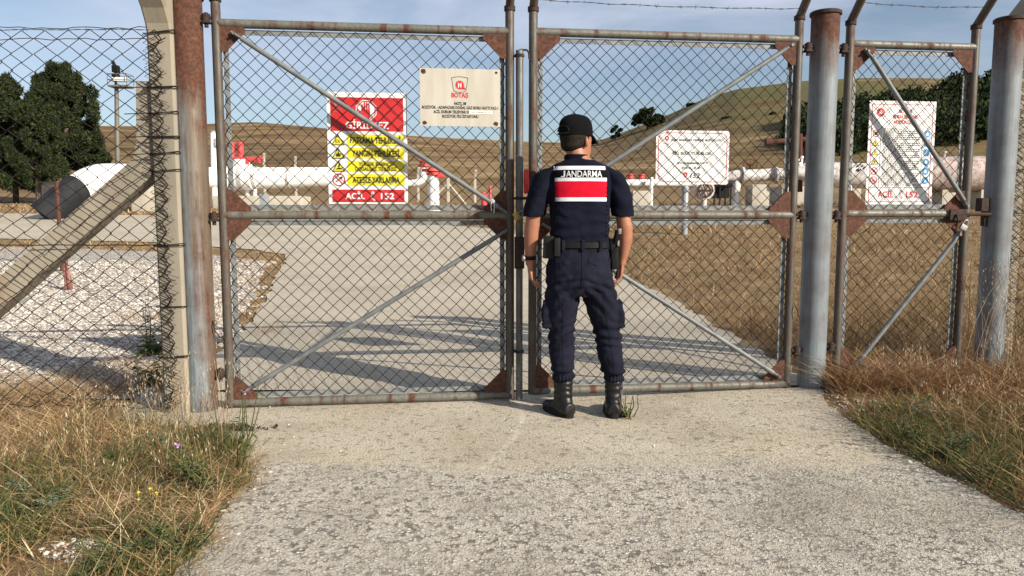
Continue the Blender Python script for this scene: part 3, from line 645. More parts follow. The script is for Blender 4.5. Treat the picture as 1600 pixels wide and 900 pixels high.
# ---------------------------------------------------------------- signs
def text_mesh(mb, txt, s, z, h, y, width=None, bold=0.0, align='C', font_space=1.0, shear=0.0, sub=0, dense=None):
    """flat text of cap height h centred at (s, z) on plane y, front facing -y"""
    cu = bpy.data.curves.new('t', 'FONT'); cu.body = txt; cu.size = h/0.72; cu.align_x = 'CENTER' if align == 'C' else 'LEFT'; cu.offset = bold*h
    cu.space_character = font_space; cu.shear = shear; cu.resolution_u = 3
    ob = bpy.data.objects.new('t', cu); COL.objects.link(ob); bpy.context.view_layer.update()
    me = bpy.data.meshes.new_from_object(ob.evaluated_get(bpy.context.evaluated_depsgraph_get()))
    xs = [v.co.x for v in me.vertices]
    if not xs: return
    x0, x1 = min(xs), max(xs); k = 1.0 if width is None else width/(x1-x0); cx = (x0+x1)/2 if align == 'C' else x0
    vs = [(s+(v.co.x-cx)*k, y, z-h/2+v.co.y) for v in me.vertices]
    mb.add(vs, [tuple(p.vertices) for p in me.polygons])
    bpy.data.objects.remove(ob); bpy.data.curves.remove(cu); bpy.data.meshes.remove(me)
def rect(mb, s0, s1, z0, z1, y): mb.add([(s0,y,z0),(s1,y,z0),(s1,y,z1),(s0,y,z1)], [(0,1,2,3)])
def poly(mb, pts, y): mb.add([(a, y, b) for a, b in pts], [tuple(range(len(pts)))])
def disc(mb, s, z, r, y, n=24, r2=None, a0=0):
    if r2 is None: poly(mb, [(s+r*math.cos(2*PI*k/n+a0), z+r*math.sin(2*PI*k/n+a0)) for k in range(n)], y)
    else:
        vs = [(s+q*math.cos(2*PI*k/n+a0), y, z+q*math.sin(2*PI*k/n+a0)) for q in (r, r2) for k in range(n)]
        mb.add(vs, [(k, (k+1) % n, n+(k+1) % n, n+k) for k in range(n)])
def frame_line(mb, s0, s1, z0, z1, t, y):
    rect(mb, s0, s1, z1-t, z1, y); rect(mb, s0, s1, z0, z0+t, y); rect(mb, s0, s0+t, z0+t, z1-t, y); rect(mb, s1-t, s1, z0+t, z1-t, y)
def tri(mb, s, z, r, y): poly(mb, [(s-r, z-r*0.75), (s+r, z-r*0.75), (s, z+r*0.95)], y)
def phone(mb, s, z, h, y):   # handset receiver
    pts = [(-0.10,0.5),(0.08,0.42),(0.12,0.22),(-0.02,0.16),(-0.06,0.0),(0.0,-0.18),(0.16,-0.22),(0.26,-0.38),(0.14,-0.52),(-0.12,-0.36),(-0.24,-0.1),(-0.26,0.15),(-0.2,0.38)]
    n = len(pts); c = (-0.08, 0.0)
    for i in range(n):
        a, b = pts[i], pts[(i+1) % n]; mid = (-0.15, (a[1]+b[1])/2*0.8)
        poly(mb, [(s+a[0]*h, z+a[1]*h), (s+b[0]*h, z+b[1]*h), (s+mid[0]*h, z+mid[1]*h)], y)
def sign_root(name, label, corners, y, gate=True):
    ps = [G(px, py, y) for px, py in corners]; s0 = (ps[0][0]+ps[3][0])/2; s1_ = (ps[1][0]+ps[2][0])/2; zt = (ps[0][1]+ps[1][1])/2; zb = (ps[2][1]+ps[3][1])/2
    root = thing(name, label, 'sign', (s0, y, zb), True); return root, s0, s1_, zb, zt
def mark(root, mbs, lab=None):
    for nm, mb, mt in mbs:
        if mb.v: parts(root, nm, mb, M[mt], gap=0.016, smooth=False, fix=False)
YS = 0.055
# 1. red / yellow warning sign
rt, a, b, zb, zt = sign_root('warning_sign', 'red white and yellow warning sign hanging behind the left gate leaf', [(511,144),(636,145),(637,319),(513,318)], YS)
wd, hh = b-a, zt-zb
pnl = MB(); pnl.box(a, b, YS, YS+0.003, zb, zt); part(rt, 'panel', pnl, M['sign_white'], smooth=False)
U = lambda u: a+wd*u
V = lambda v: zt-hh*v                      # v from the top
y1, y2, y3 = YS-0.0012, YS-0.0024, YS-0.0036
red, yel, blk, wht = MB(), MB(), MB(), MB(); gr = MB()
rect(red, U(.045), U(.955), V(.345), V(.045), y1); rect(red, U(.045), U(.955), V(.985), V(.87), y1)
for v0, v1 in ((.375,.475),(.495,.59),(.61,.71),(.73,.835)): rect(yel, U(.24), U(.96), V(v1), V(v0), y1)
disc(wht, U(.49), V(.16), .108*wd*1.28, y2, 8, a0=PI/8); disc(red, U(.49), V(.16), .100*wd*1.28, y3, 8, r2=.088*wd*1.28, a0=PI/8)
# hand in the octagon: palm and four fingers plus thumb
hx, hz, q = U(.49), V(.178), wd*1.15
poly(red, [(hx-.035*q,hz-.075*q),(hx+.03*q,hz-.075*q),(hx+.045*q,hz+.0*q),(hx+.04*q,hz+.03*q),(hx-.05*q,hz+.03*q),(hx-.05*q,hz-.02*q)], y3)
for i, (dx, top) in enumerate(((-.043,.085),(-.018,.105),(.007,.105),(.031,.085))): poly(red, [(hx+(dx-.0095)*q,hz+.025*q),(hx+(dx+.0095)*q,hz+.025*q),(hx+(dx+.0085)*q,hz+top*q),(hx+dx*q,hz+(top+.01)*q),(hx+(dx-.0085)*q,hz+top*q)], y3)
poly(red, [(hx-.05*q,hz-.045*q),(hx-.05*q,hz-.005*q),(hx-.085*q,hz+.04*q),(hx-.098*q,hz+.03*q)], y3)
text_mesh(wht, 'GİRİLMEZ', U(.50), V(.29), .062*hh, y2, .54*wd, .02)
# small faded emblem in the top left corner
disc(gr, U(.13), V(.10), .038*wd, y2, 12, r2=.024*wd); tri(gr, U(.13), V(.10), .018*wd, y2); text_mesh(gr, 'BOTAŞ', U(.13), V(.15), .012*hh, y2, .10*wd, .01); text_mesh(gr, 'BORU HATLARI', U(.13), V(.172), .010*hh, y2, .12*wd, .01)
for t_, v, k in (('PATLAMA TEHLİKESİ', .425, .64), ('YANGIN TEHLİKESİ', .543, .60), ('ATEŞLE YAKLAŞMA', .783, .60)): text_mesh(blk, t_, U(.60), V(v), .054*hh, y2, k*wd, .05)
text_mesh(blk, 'YÜKSEK BASINÇLI', U(.60), V(.640), .033*hh, y2, .44*wd, .045); text_mesh(blk, 'DOĞALGAZ TEHLİKESİ', U(.60), V(.683), .033*hh, y2, .52*wd, .045)
for v in (.428, .548, .665):
    tri(blk, U(.13), V(v), .085*wd, y1); tri(yel, U(.13), V(v)-.003*wd, .066*wd, y2)
text_mesh(blk, 'EX', U(.13), V(.437), .030*hh, y3, .06*wd, .015)
poly(blk, [(U(.105),V(.575)),(U(.155),V(.575)),(U(.165),V(.555)),(U(.150),V(.54)),(U(.145),V(.555)),(U(.132),V(.518)),(U(.118),V(.55)),(U(.108),V(.545)),(U(.098),V(.558))], y3)
poly(blk, [(U(.085),V(.690)),(U(.18),V(.690)),(U(.17),V(.677)),(U(.13),V(.672))], y3); poly(blk, [(U(.12),V(.665)),(U(.14),V(.672)),(U(.155),V(.645)),(U(.14),V(.635))], y3)
disc(red, U(.13), V(.783), .082*wd, y1, 28, r2=.066*wd); poly(red, [(U(.13)-.056*wd,V(.783)+.048*wd),(U(.13)-.046*wd,V(.783)+.058*wd),(U(.13)+.056*wd,V(.783)-.048*wd),(U(.13)+.046*wd,V(.783)-.058*wd)], y3)
poly(blk, [(U(.085),V(.800)),(U(.095),V(.808)),(U(.16),V(.772)),(U(.152),V(.764))], y2); disc(blk, U(.163), V(.763), .016*wd, y2, 10)
text_mesh(wht, 'ACİL', U(.33), V(.928), .055*hh, y2, .24*wd, .03); text_mesh(wht, '152', U(.74), V(.928), .055*hh, y2, .17*wd, .03); phone(wht, U(.56), V(.928), .085*hh, y2)
mark(rt, [('red_field', red, 'sign_red'), ('yellow_field', yel, 'sign_yellow'), ('black_lettering', blk, 'sign_black'), ('white_lettering', wht, 'sign_white'), ('faded_emblem', gr, 'sign_grey')])
# 2. brushed plate in front of the mesh
YP = -0.034
rt, a, b, zb, zt = sign_root('station_plate', 'bare metal plate with a red emblem, bolted to the upper left gate leaf', [(655,107.5),(782,107.5),(781,198),(657,197)], YP)
wd, hh = b-a, zt-zb; pnl = MB(); pnl.box(a, b, YP, YP+0.003, zb, zt, 0.001); part(rt, 'panel', pnl, M['plate'], smooth=False)
blk, red, wht, dk = MB(), MB(), MB(), MB(); y1, y2, y3 = YP-0.0012, YP-0.002, YP-0.0028
sh_ = [(-.105,.11),(-.05,.125),(0,.13),(.05,.125),(.105,.11),(.08,-.09),(.05,-.108),(0,-.113),(-.05,-.108),(-.08,-.09)]
cx, cz = U(.495), V(.28)
for k in range(len(sh_)):
    p, q_ = sh_[k], sh_[(k+1) % len(sh_)]; poly(blk, [(cx+p[0]*wd, cz+p[1]*wd*.80), (cx+q_[0]*wd, cz+q_[1]*wd*.80), (cx+q_[0]*wd*.94, cz+q_[1]*wd*.80*.94), (cx+p[0]*wd*.94, cz+p[1]*wd*.80*.94)], y1)
poly(red, [(cx+(.058 if k % 2 else .049)*wd*math.cos(k*PI/12), cz+(.058 if k % 2 else .049)*wd*math.sin(k*PI/12)) for k in range(24)], y1); poly(red, [(cx+.02*wd,cz-.05*wd),(cx+.07*wd,cz-.058*wd),(cx+.075*wd,cz-.045*wd),(cx+.05*wd,cz-.02*wd)], y1)
for dx in (-.018, .012): poly(wht, [(cx+(dx-.004)*wd,cz-.032*wd),(cx+(dx+.006)*wd,cz-.032*wd),(cx+(dx+.010)*wd,cz+.025*wd),(cx+(dx-.002)*wd,cz+.025*wd)], y2)
poly(wht, [(cx-.016*wd,cz+.002*wd),(cx+.014*wd,cz-.014*wd),(cx+.016*wd,cz-.006*wd),(cx-.014*wd,cz+.010*wd)], y2)
text_mesh(red, 'BOTAŞ', U(.495), V(.455), .080*hh, y1, .21*wd, .045)
for t_, v, k in (('NGTL 08', .60, .15), ('BOZÜYÜK - ADAPAZARI DOĞAL GAZ BORU HATTI FAZ-1', .672, .95), ('BOZÜYÜK PİG İSTASYONU', .825, .45)): text_mesh(blk, t_, U(.5), V(v), .050*hh, y1, k*wd, .05)
text_mesh(blk, 'ACİL DURUM TELEFONU 0', U(.385), V(.748), .050*hh, y1, .44*wd, .05)
rect(wht, U(.61), U(.90), V(.778), V(.722), y2); text_mesh(blk, 'ACİL DURUM TEL: 152', U(.755), V(.75), .022*hh, y3, .24*wd, .01)
for u, v in ((.045,.055),(.95,.055),(.055,.945),(.945,.945)): disc(dk, U(u), V(v), .013*wd, y2, 12)
mark(rt, [('black_lettering', blk, 'sign_black'), ('red_emblem', red, 'sign_red'), ('white_sticker', wht, 'sign_white'), ('bolt_head', dk, 'dark_iron')])
st = MB()
for u, v, rr_ in ((.045,.055,.035),(.055,.945,.03),(.945,.945,.032),(.95,.055,.018)): poly(st, [(U(u)+rr_*wd*(.8+.35*random.random())*math.cos(k*PI/9), max(min(V(v)+rr_*wd*(.7+.3*random.random())*math.sin(k*PI/9), zt-.001), zb+.001)) for k in range(18)], YP-0.0006)
parts(rt, 'rust_stain', st, M['rust'], smooth=False, fix=False)
# 3. white board on the right leaf
rt, a, b, zb, zt = sign_root('information_board', 'white rounded board with thin red border on the right gate leaf beside the man', [(1025,203.5),(1139,204.5),(1139,288),(1025,288)], 0.045)
YB = 0.045; wd, hh = b-a, zt-zb; y1, y2, y3 = YB-0.0012, YB-0.002, YB-0.0028
pnl = MB(); rc = .012; pnl.prism([(a+rc,zb),(b-rc,zb),(b,zb+rc),(b,zt-rc),(b-rc,zt),(a+rc,zt),(a,zt-rc),(a,zb+rc)], YB, YB+0.003); part(rt, 'panel', pnl, M['sign_white'], smooth=False)
blk, red, wht = MB(), MB(), MB(); i_ = .028*wd; ring = []
def rrect(s0, s1, z0, z1, r, n=6):
    pts = []
    for cx_, cz_, a0 in ((s1-r,z1-r,0),(s0+r,z1-r,PI/2),(s0+r,z0+r,PI),(s1-r,z0+r,1.5*PI)): pts += [(cx_+r*math.cos(a0+PI/2*k/n), cz_+r*math.sin(a0+PI/2*k/n)) for k in range(n+1)]
    return pts
o_, n_ = rrect(a+i_, b-i_, zb+i_, zt-i_, .045), rrect(a+i_+.004, b-i_-.004, zb+i_+.004, zt-i_-.004, .042)
for k in range(len(o_)): poly(red, [o_[k], o_[(k+1) % len(o_)], n_[(k+1) % len(o_)], n_[k]], y1)
disc(red, U(.145), V(.145), .030*wd, y1, 16, r2=.012*wd); poly(red, [(U(.13),V(.17)),(U(.16),V(.17)),(U(.145),V(.225))], y1); text_mesh(red, 'BOTAŞ', U(.13), V(.25), .018*hh, y1, .07*wd, .01)
text_mesh(blk, 'ŞUBE MARMARA DENEME MÜDÜRLÜĞÜ', U(.55), V(.175), .042*hh, y1, .70*wd, .03); text_mesh(blk, 'PİG BOZÜYÜK BLOK', U(.49), V(.42), .056*hh, y1, .53*wd, .04)
text_mesh(blk, 'BOTAŞ MARMARA HATTI', U(.5), V(.605), .042*hh, y1, .42*wd, .03); text_mesh(blk, '0224 411 35 00', U(.48), V(.695), .044*hh, y1, .25*wd, .03); text_mesh(blk, '152', U(.535), V(.835), .095*hh, y1, .135*wd, .04, shear=.25)
disc(red, U(.405), V(.83), .026*wd, y1, 14, r2=.010*wd); poly(red, [(U(.37),V(.80)),(U(.44),V(.80)),(U(.43),V(.775)),(U(.38),V(.775))], y1)
mark(rt, [('black_lettering', blk, 'sign_black'), ('red_border', red, 'sign_red')])
# 4. rules sign on the pedestrian gate
rt, a, b, zb, zt = sign_root('rules_sign', 'tall white rules sign with blue and yellow symbols behind the pedestrian gate', [(1361,157),(1465,159),(1453,321),(1350,320)], 0.075)
YB = 0.075; wd, hh = b-a, zt-zb; y1, y2, y3 = YB-0.0012, YB-0.0022, YB-0.0032
pnl = MB(); pnl.box(a, b, YB, YB+0.003, zb, zt, 0.001); part(rt, 'panel', pnl, M['sign_white'], smooth=False)
blk, red, yel, blu, wht = MB(), MB(), MB(), MB(), MB()
frame_line(red, U(.04), U(.96), V(.97), V(.03), .004, y1)
disc(red, U(.17), V(.11), .062*wd, y1, 20); tri(wht, U(.17), V(.11), .03*wd, y2)
text_mesh(red, 'BOTAŞ', U(.54), V(.095), .030*hh, y1, .20*wd, .05); text_mesh(red, 'BURSA İŞLETME', U(.54), V(.148), .032*hh, y1, .36*wd, .05); text_mesh(red, 'MÜDÜRLÜĞÜ', U(.54), V(.20), .032*hh, y1, .34*wd, .05)
rect(blk, U(.185), U(.190), V(.825), V(.25), y1); rect(blk, U(.815), U(.820), V(.825), V(.25), y1); rect(blk, U(.04), U(.96), V(.829), V(.825), y1)
rr2 = random.Random(3)
for i in range(29):    # rows of print too small to read, as word-length strokes
    v = .262+i*.0192; x_ = .225; end = .78 if i % 3 else .45+rr2.random()*.3
    while x_ < end: wl = .012+rr2.random()*.045; rect(blk, U(x_), U(min(x_+wl, end)), V(v+.0085), V(v), y1); x_ += wl+.010
for i, v in enumerate((.31,.40,.49,.58,.67,.76)):
    if i == 0: disc(red, U(.115), V(v), .052*wd, y1, 18, r2=.040*wd); disc(blk, U(.115), V(v), .026*wd, y2, 10)
    elif i < 4: tri(blk, U(.11), V(v), .056*wd, y1); tri(yel, U(.11), V(v)-.002*wd, .042*wd, y2); rect(blk, U(.103), U(.117), V(v+.012), V(v-.012), y3)
    else: disc(red, U(.11), V(v), .054*wd, y1, 20, r2=.042*wd); poly(red, [(U(.075),V(v-.018)),(U(.085),V(v-.025)),(U(.145),V(v+.018)),(U(.135),V(v+.025))], y3); disc(blk, U(.11), V(v), .018*wd, y2, 8)
    disc(blu, U(.885), V(v), .052*wd, y1, 22); poly(wht, [(U(.865),V(v+.015)),(U(.905),V(v+.015)),(U(.90),V(v-.004)),(U(.885),V(v-.018)),(U(.87),V(v-.004))], y2)
text_mesh(red, 'ACİL', U(.30), V(.895), .060*hh, y1, .24*wd, .04); text_mesh(red, '152', U(.70), V(.895), .060*hh, y1, .18*wd, .04); phone(red, U(.53), V(.895), .085*hh, y1)
mark(rt, [('black_print', blk, 'sign_black'), ('red_print', red, 'sign_red'), ('yellow_symbol', yel, 'sign_yellow'), ('blue_symbol', blu, 'sign_blue'), ('white_pictogram', wht, 'sign_white')])

# ---------------------------------------------------------------- left fence: concrete post, brace, chain link
YF = 4.33
def FW(px, py, Y=YF): p = W(px, py, Y); return p
pt, pb_ = FW(254, 60), FW(266, 635)
xp = (pt.x+pb_.x)/2; hw = 0.075; zg = H(xp, YF)
def bar(mb, pts, a, b_):                     # square section bar swept along pts in the X axis constant orientation
    vs = []; fs = []
    for i, p in enumerate(pts):
        p = Vector(p); d = (Vector(pts[min(i+1, len(pts)-1)])-Vector(pts[max(i-1, 0)])).normalized(); ax = Vector((1,0,0)); ax = (ax-d*ax.dot(d)).normalized() if abs(d.x) < 0.9 else Vector((0,0,1)); u = d.cross(ax).normalized()
        c = 0.82
        for sa, sb in ((-1,-c),(-c,-1),(c,-1),(1,-c),(1,c),(c,1),(-c,1),(-1,c)): vs.append(p+ax*sa*a+u*sb*b_)
    n = 8
    for i in range(len(pts)-1):
        for k in range(n): fs.append((i*n+k, i*n+(k+1) % n, (i+1)*n+(k+1) % n, (i+1)*n+k))
    fs.append(tuple(range(n))); fs.append(tuple((len(pts)-1)*n+k for k in reversed(range(n)))); mb.add(vs, fs)
cp = thing('concrete_fence_post', 'pale concrete fence post with bent top arm, left of the rusty gate post', 'fence post', (xp, YF+0.09, zg), group='concrete fence posts')
m = MB(); zz = FW(258, 45).z
bar(m, [(xp, YF+0.09, zg-0.1), (xp, YF+0.09, 1.2), (xp, YF+0.09, zz-0.02), (xp, YF+0.07, zz+0.06), (xp, YF+0.02, zz+0.15), (xp, YF-0.06, zz+0.24), (xp, YF-0.22, zz+0.40), (xp, YF-0.34, zz+0.52)], hw, hw)
part(cp, 'shaft', m, M['concrete'], smooth=False)
# bent concrete brace with its own knee
k1, k2, k3, k4 = FW(229, 127, 4.62), FW(229, 205, 4.62), FW(215, 250, 4.62), FW(-110, 540, 4.62)
br = thing('concrete_brace', 'slanting concrete brace with a short upright end wired to the fence post', 'brace', (k2.x, 4.43, 0))
m = MB(); Yb = 4.375; ww = 0.058
def quadbar(mb, cl, hw_, y0, y1):            # bar in the XZ plane, given centreline and half width, thickness y0..y1
    L_, R2 = [], []
    for i, p in enumerate(cl):
        d = Vector((cl[min(i+1, len(cl)-1)][0]-cl[max(i-1, 0)][0], cl[min(i+1, len(cl)-1)][1]-cl[max(i-1, 0)][1])).normalized(); n = Vector((-d.y, d.x))
        L_.append((p[0]+n.x*hw_[i], p[1]+n.y*hw_[i])); R2.append((p[0]-n.x*hw_[i], p[1]-n.y*hw_[i]))
    vs = [(x, y, z) for y in (y0, y1) for x, z in L_+R2]; n = len(cl); fs = []
    for i in range(n-1):
        fs += [(i, i+1, n+i+1, n+i), (2*n+i, 3*n+i, 3*n+i+1, 2*n+i+1), (i, 2*n+i, 2*n+i+1, i+1), (n+i, n+i+1, 3*n+i+1, 3*n+i)]
    fs += [(0, n, 3*n, 2*n), (n-1, 3*n-1, 4*n-1, 2*n-1)]; mb.add(vs, fs)
a1, a2, a3, a4 = [FW(*q_, Yb) for q_ in ((229,127),(230,222),(222,262),(-60,510))]
quadbar(m, [(a1.x, a1.z), (a2.x, a2.z), (a3.x, a3.z), (a4.x, a4.z)], [.062, .064, .072, .072], Yb, Yb+0.13)
part(br, 'beam', m, M['concrete'], smooth=False)
# fence fabric
fx0, fx1 = FW(-420, 300).x, xp+0.01; ztf, zbf = FW(100, 47).z, 0.03
lf = thing('chain_link_fence', 'chain link fence left of the gate laced to the concrete post', 'fence', (fx1, YF, 0), group='chain link fences')
fab = chain_link(fx0, fx1, zbf, ztf, 0.122, 0.092, 0.0029, YF, warp=0.024, seed=3); part(lf, 'mesh', fab, M['wire'], smooth=False, fix=False)
m = MB()
def wob(a_, b_, amp, n, r=0.0022, sd=0):
    a_ = Vector(a_); b_ = Vector(b_); m.tube([a_.lerp(b_, i/n)+Vector((amp*nx(i*.7, sd, 1), amp*.5*nx(i*.7, sd, 5), amp*nx(i*.7, sd, 9))) for i in range(n+1)], r, 5)
for i, py_ in enumerate((44, 60)): p = FW(0, py_); wob((fx0, YF, p.z), (xp-0.05, YF+0.02, FW(235, 42+i*18).z), 0.02, 40, 0.0024, i)
zt_ = FW(100, 383).z; wob((fx0, YF, zt_), (xp, YF+0.01, zt_), 0.006, 30, 0.003, 7)
wob((fx0, YF, 0.10), (xp, YF, 0.05), 0.05, 40, 0.003, 9)
part(lf, 'line_wire', m, M['wire'], smooth=False)
m = MB()
for z_ in [FW(250, q_).z for q_ in (52, 137, 178, 214, 242, 268, 385, 480, 560)]:   # ties round post
    for rep in range(2):
        dz = random.uniform(-.012, .012); x0_, x1_ = (xp-hw-.01, xp+hw+.012); y0_, y1_ = YF+0.005, YF+0.178
        lp = [(x0_-(.13 if z_ > FW(250,245).z and z_ < FW(250,130).z and rep == 0 else 0), y0_, z_), (x1_, y0_, z_-dz+.01), (x1_, y1_, z_+dz), (x0_, y1_, z_+dz), (x0_, y0_, z_+.004)]
        m.tube(lp, 0.0028, 5)
for q_ in range(2):
    pts = []; i = 0; z_ = 2.22
    while z_ > .04: i += 1; pts.append((xp-.035+(.05 if (i+q_) % 2 else -.05)+.008*nx(z_*9, q_), YF-.004-.003*q_, z_+.006*nx(z_*7, q_, 5))); z_ -= .047
    m.tube(pts, .0026, 5)
for q_ in range(2):  # tangled lacing down the post
    pts = []; z_ = 2.2; i = 0
    while z_ > 0.05:
        i += 1; pts.append((xp-hw*0.15+(0.055 if i % 2 else -0.055)*(0.7+0.5*random.random())+0.03*nx(z_*3, q_), YF-0.004-0.008*random.random(), z_)); z_ -= random.uniform(0.03, 0.062)
    m.tube(pts, 0.0025, 5)
part(lf, 'lacing_wire', m, M['wire'], smooth=False)
m = MB()   # barbed wire strands on the bent arm
for k, (d, sg) in enumerate(((0.18, 0.03), (0.40, 0.02))): barbed(m, (fx0, YF-d*0.8+0.05, zz+0.08+d), (xp, YF-d*0.8+0.05, zz+0.08+d), sg)
barbed(m, (fx0, YF, FW(0,43).z), (xp-.05, YF, FW(235,46).z), 0.005); part(lf, 'barbed_wire', m, M['barb'], smooth=False)

# right fence: concrete post and mesh at the edge
sR = G(1592, 300)[0]+0.03
rp = thing('concrete_fence_post', 'concrete fence post at the right edge, laced with wire behind the last grey post', 'fence post', (sR, 0.14, 0.05), True, 'concrete fence posts')
m = MB(); bar(m, [(sR, 0.14, 0), (sR, 0.14, 2.42), (sR, 0.10, 2.52), (sR+0.02, -0.05, 2.66), (sR+.02, -0.3, 2.9)], 0.07, 0.07); part(rp, 'shaft', m, M['concrete'], smooth=False)
rf = thing('chain_link_fence', 'chain link fence at the right edge beyond the last grey gate post', 'fence', (sR, 0.05, 0.05), True, 'chain link fences')
part(rf, 'mesh', chain_link(sR-0.10, sR+1.6, 0.12, 2.35, 0.10, 0.085, 0.0025, 0.05, 0.012, 13), M['wire'], smooth=False, fix=False)
m = MB()
for q_ in range(3):
    pts = []; z_ = 2.3; i = 0
    while z_ > 0.1: i += 1; pts.append((sR+(0.06 if i % 2 else -0.06)*(0.6+0.6*random.random()), 0.05-0.01*random.random(), z_)); z_ -= random.uniform(0.03, 0.06)
    m.tube(pts, 0.002, 5)
for z_ in (2.2, 1.85, 1.5, 1.2, 0.9, 0.6): m.tube([(sR-.085,.04,z_),(sR+.085,.045,z_+.01),(sR+.085,.225,z_),(sR-.085,.225,z_),(sR-.085,.04,z_)], 0.0028, 5)
part(rf, 'lacing_wire', m, M['wire'], smooth=False)
# ---------------------------------------------------------------- gas station yard beyond the road
def T(px, py, Y): return W(px, py, Y)
def arc(c, r, a0, a1, n, ax='xz'):
    return [Vector((c[0]+r*math.cos(a0+(a1-a0)*i/n), c[1], c[2]+r*math.sin(a0+(a1-a0)*i/n))) for i in range(n+1)]
def smoothpath(pts, n=8):
    pts = [Vector(p) for p in pts]; out = []
    for i in range(len(pts)-1):
        p0, p1, p2, p3 = pts[max(i-1,0)], pts[i], pts[i+1], pts[min(i+2,len(pts)-1)]
        for k in range(n):
            t = k/n; out.append(0.5*((2*p1)+(p2-p0)*t+(2*p0-5*p1+4*p2-p3)*t*t+(3*p1-p0-3*p2+p3)*t**3))
    out.append(pts[-1]); return out
# trunk pipe: black sleeve rising from the soil, white bend, level run behind the gate
e0 = T(68, 337, 25.3); e1 = T(113, 300, 25.9); e2 = T(150, 279, 26.8); e3 = T(190, 276, 28.4); e4 = T(235, 277, 30); e5 = T(335, 278, 32.5); e6 = T(560, 277, 34)
pipe = thing('gas_pipeline', 'thick white gas pipeline with a black sleeve rising from the ground behind the left fence', 'pipeline', (e3.x, e3.y, H(e3.x, e3.y)))
pp = smoothpath([e0, e1, e2, e3, e4, e5, e6], 8)
m = MB().tube(pp[:11], 0.50, 28); part(pipe, 'black_sleeve', m, M['black_coat'])
m = MB().tube(pp[10:27], 0.485, 28); m.tube(pp[26:], 0.46, 28); part(pipe, 'white_pipe', m, M['white_paint'])
m = MB()
def flange(mb, c, d, r, t=0.07): d = Vector(d).normalized(); mb.tube([Vector(c)-d*t, Vector(c)+d*t], r, 26)
flange(m, e4-Vector((.35,.2,0)), e4-e3, 0.60, 0.05); flange(m, e4-Vector((.12,.08,0)), e4-e3, 0.60, 0.05); parts(pipe, 'flange', m, M['grey_paint'])
m = MB()
for px in (372, 385): c = T(px, 277, 32.9); m.tube([c-Vector((.28,0,0)), c+Vector((.28,0,0))], 0.57, 24)
c = T(378, 262, 32.9); m.tube([c, c+Vector((0,0,.35))], 0.4, 18); part(pipe, 'valve_body', m, M['white_paint'])
for px in (356, 400, 452): q_ = T(px, 277.5, 32.6+(px-340)*.0068); part(pipe, 'weld_band', MB().tube([q_-Vector((.05,0,0)), q_+Vector((.05,0,0))], .50 if px < 440 else .475, 26), M['white_dirty'])
# red actuator
act = MB(); Ya = 32.8
for px, y0, y1, r in ((363.5, 258, 222, .085), (376, 258, 222, .13)): act.tube([T(px, y0, Ya), T(px, y1, Ya)], r, 12)
act.tube([T(366, 249, Ya), T(405, 249, Ya)], 0.11, 12); act.tube([T(404, 249, Ya), T(407, 249, Ya)], 0.17, 12); act.tube([T(407,249,Ya), T(412,249,Ya)], .035, 8); act.box(T(360,0,Ya).x, T(381,0,Ya).x, Ya-.2, Ya+.2, T(0,257,Ya).z, T(0,246,Ya).z, .02)
part(pipe, 'valve_actuator', act, M['red_paint'])
m = MB()
for px in (386, 398): c = T(px, 290, 33); m.tube([c, (c.x, c.y, H(c.x, c.y)-.1)], 0.09, 10)
for px in (206, 240): c = T(px, 290, 29.5); m.tube([c, (c.x, c.y, H(c.x, c.y)-.1)], 0.07, 10)
parts(pipe, 'support_leg', m, M['white_paint'])
# vent stack
c = T(333, 262, 32.4); t_ = T(333, 207, 32.4)
vs_ = thing('vent_stack', 'slim white vent pipe standing upright beside the rusty gate post', 'pipe', (c.x, c.y, H(c.x, c.y)))
part(vs_, 'pipe', MB().tube([(c.x, c.y, H(c.x, c.y)-.2), t_], 0.125, 16), M['white_paint']); part(vs_, 'cap', MB().tube([t_, t_+Vector((0,0,.06))], 0.15, 16), M['grey_paint'])
v_ = T(340, 222, 32.3); part(vs_, 'valve', MB().tube([v_+Vector((0,0,-.15)), v_+Vector((0,0,.15))], 0.13, 12).tube([v_-Vector((.2,0,0)), v_], .05, 8), M['white_paint'])
# concrete pads
def block(px0, px1, py0, py1, Y, label, dep=0.9, cat='concrete block', grp='concrete pipe supports', sub=None, mat='concrete_block'):
    a_, b_ = T(px0, py0, Y), T(px1, py0, Y); zb_ = min(H(a_.x, Y), H(b_.x, Y+dep))-.1
    m = MB(); m.box(a_.x, b_.x, Y, Y+dep, zb_, a_.z, 0.03); return single('concrete_support', label, cat, m, M[mat], ((a_.x+b_.x)/2, Y+dep/2, zb_), group=grp)
block(332, 470, 306, 320, 31.8, 'long low concrete slab under the white pipeline and red valve', 1.6)
block(204, 248, 290, 316, 29.2, 'concrete block under the bend of the white pipeline', 1.0)
block(976, 986, 297, 322, 30.2, 'narrow concrete block right of the man\'s shoulder', .5)
block(989, 1016, 298, 322, 30, 'square concrete block under the red topped valves right of the man', .8)
block(1176, 1203, 288, 318, 30, 'tall concrete block below the pipe elbow right of the white board', .9)
block(1222, 1293, 291, 322, 33, 'wide concrete wall seen on both sides of the middle gate post', 2)
block(1330, 1346, 292, 320, 33, 'concrete block beneath the pig barrel left of the rules sign', .9)
block(1453, 1507, 301, 322, 31, 'low concrete wall under the pinkish barrel right of the rules sign', .8)
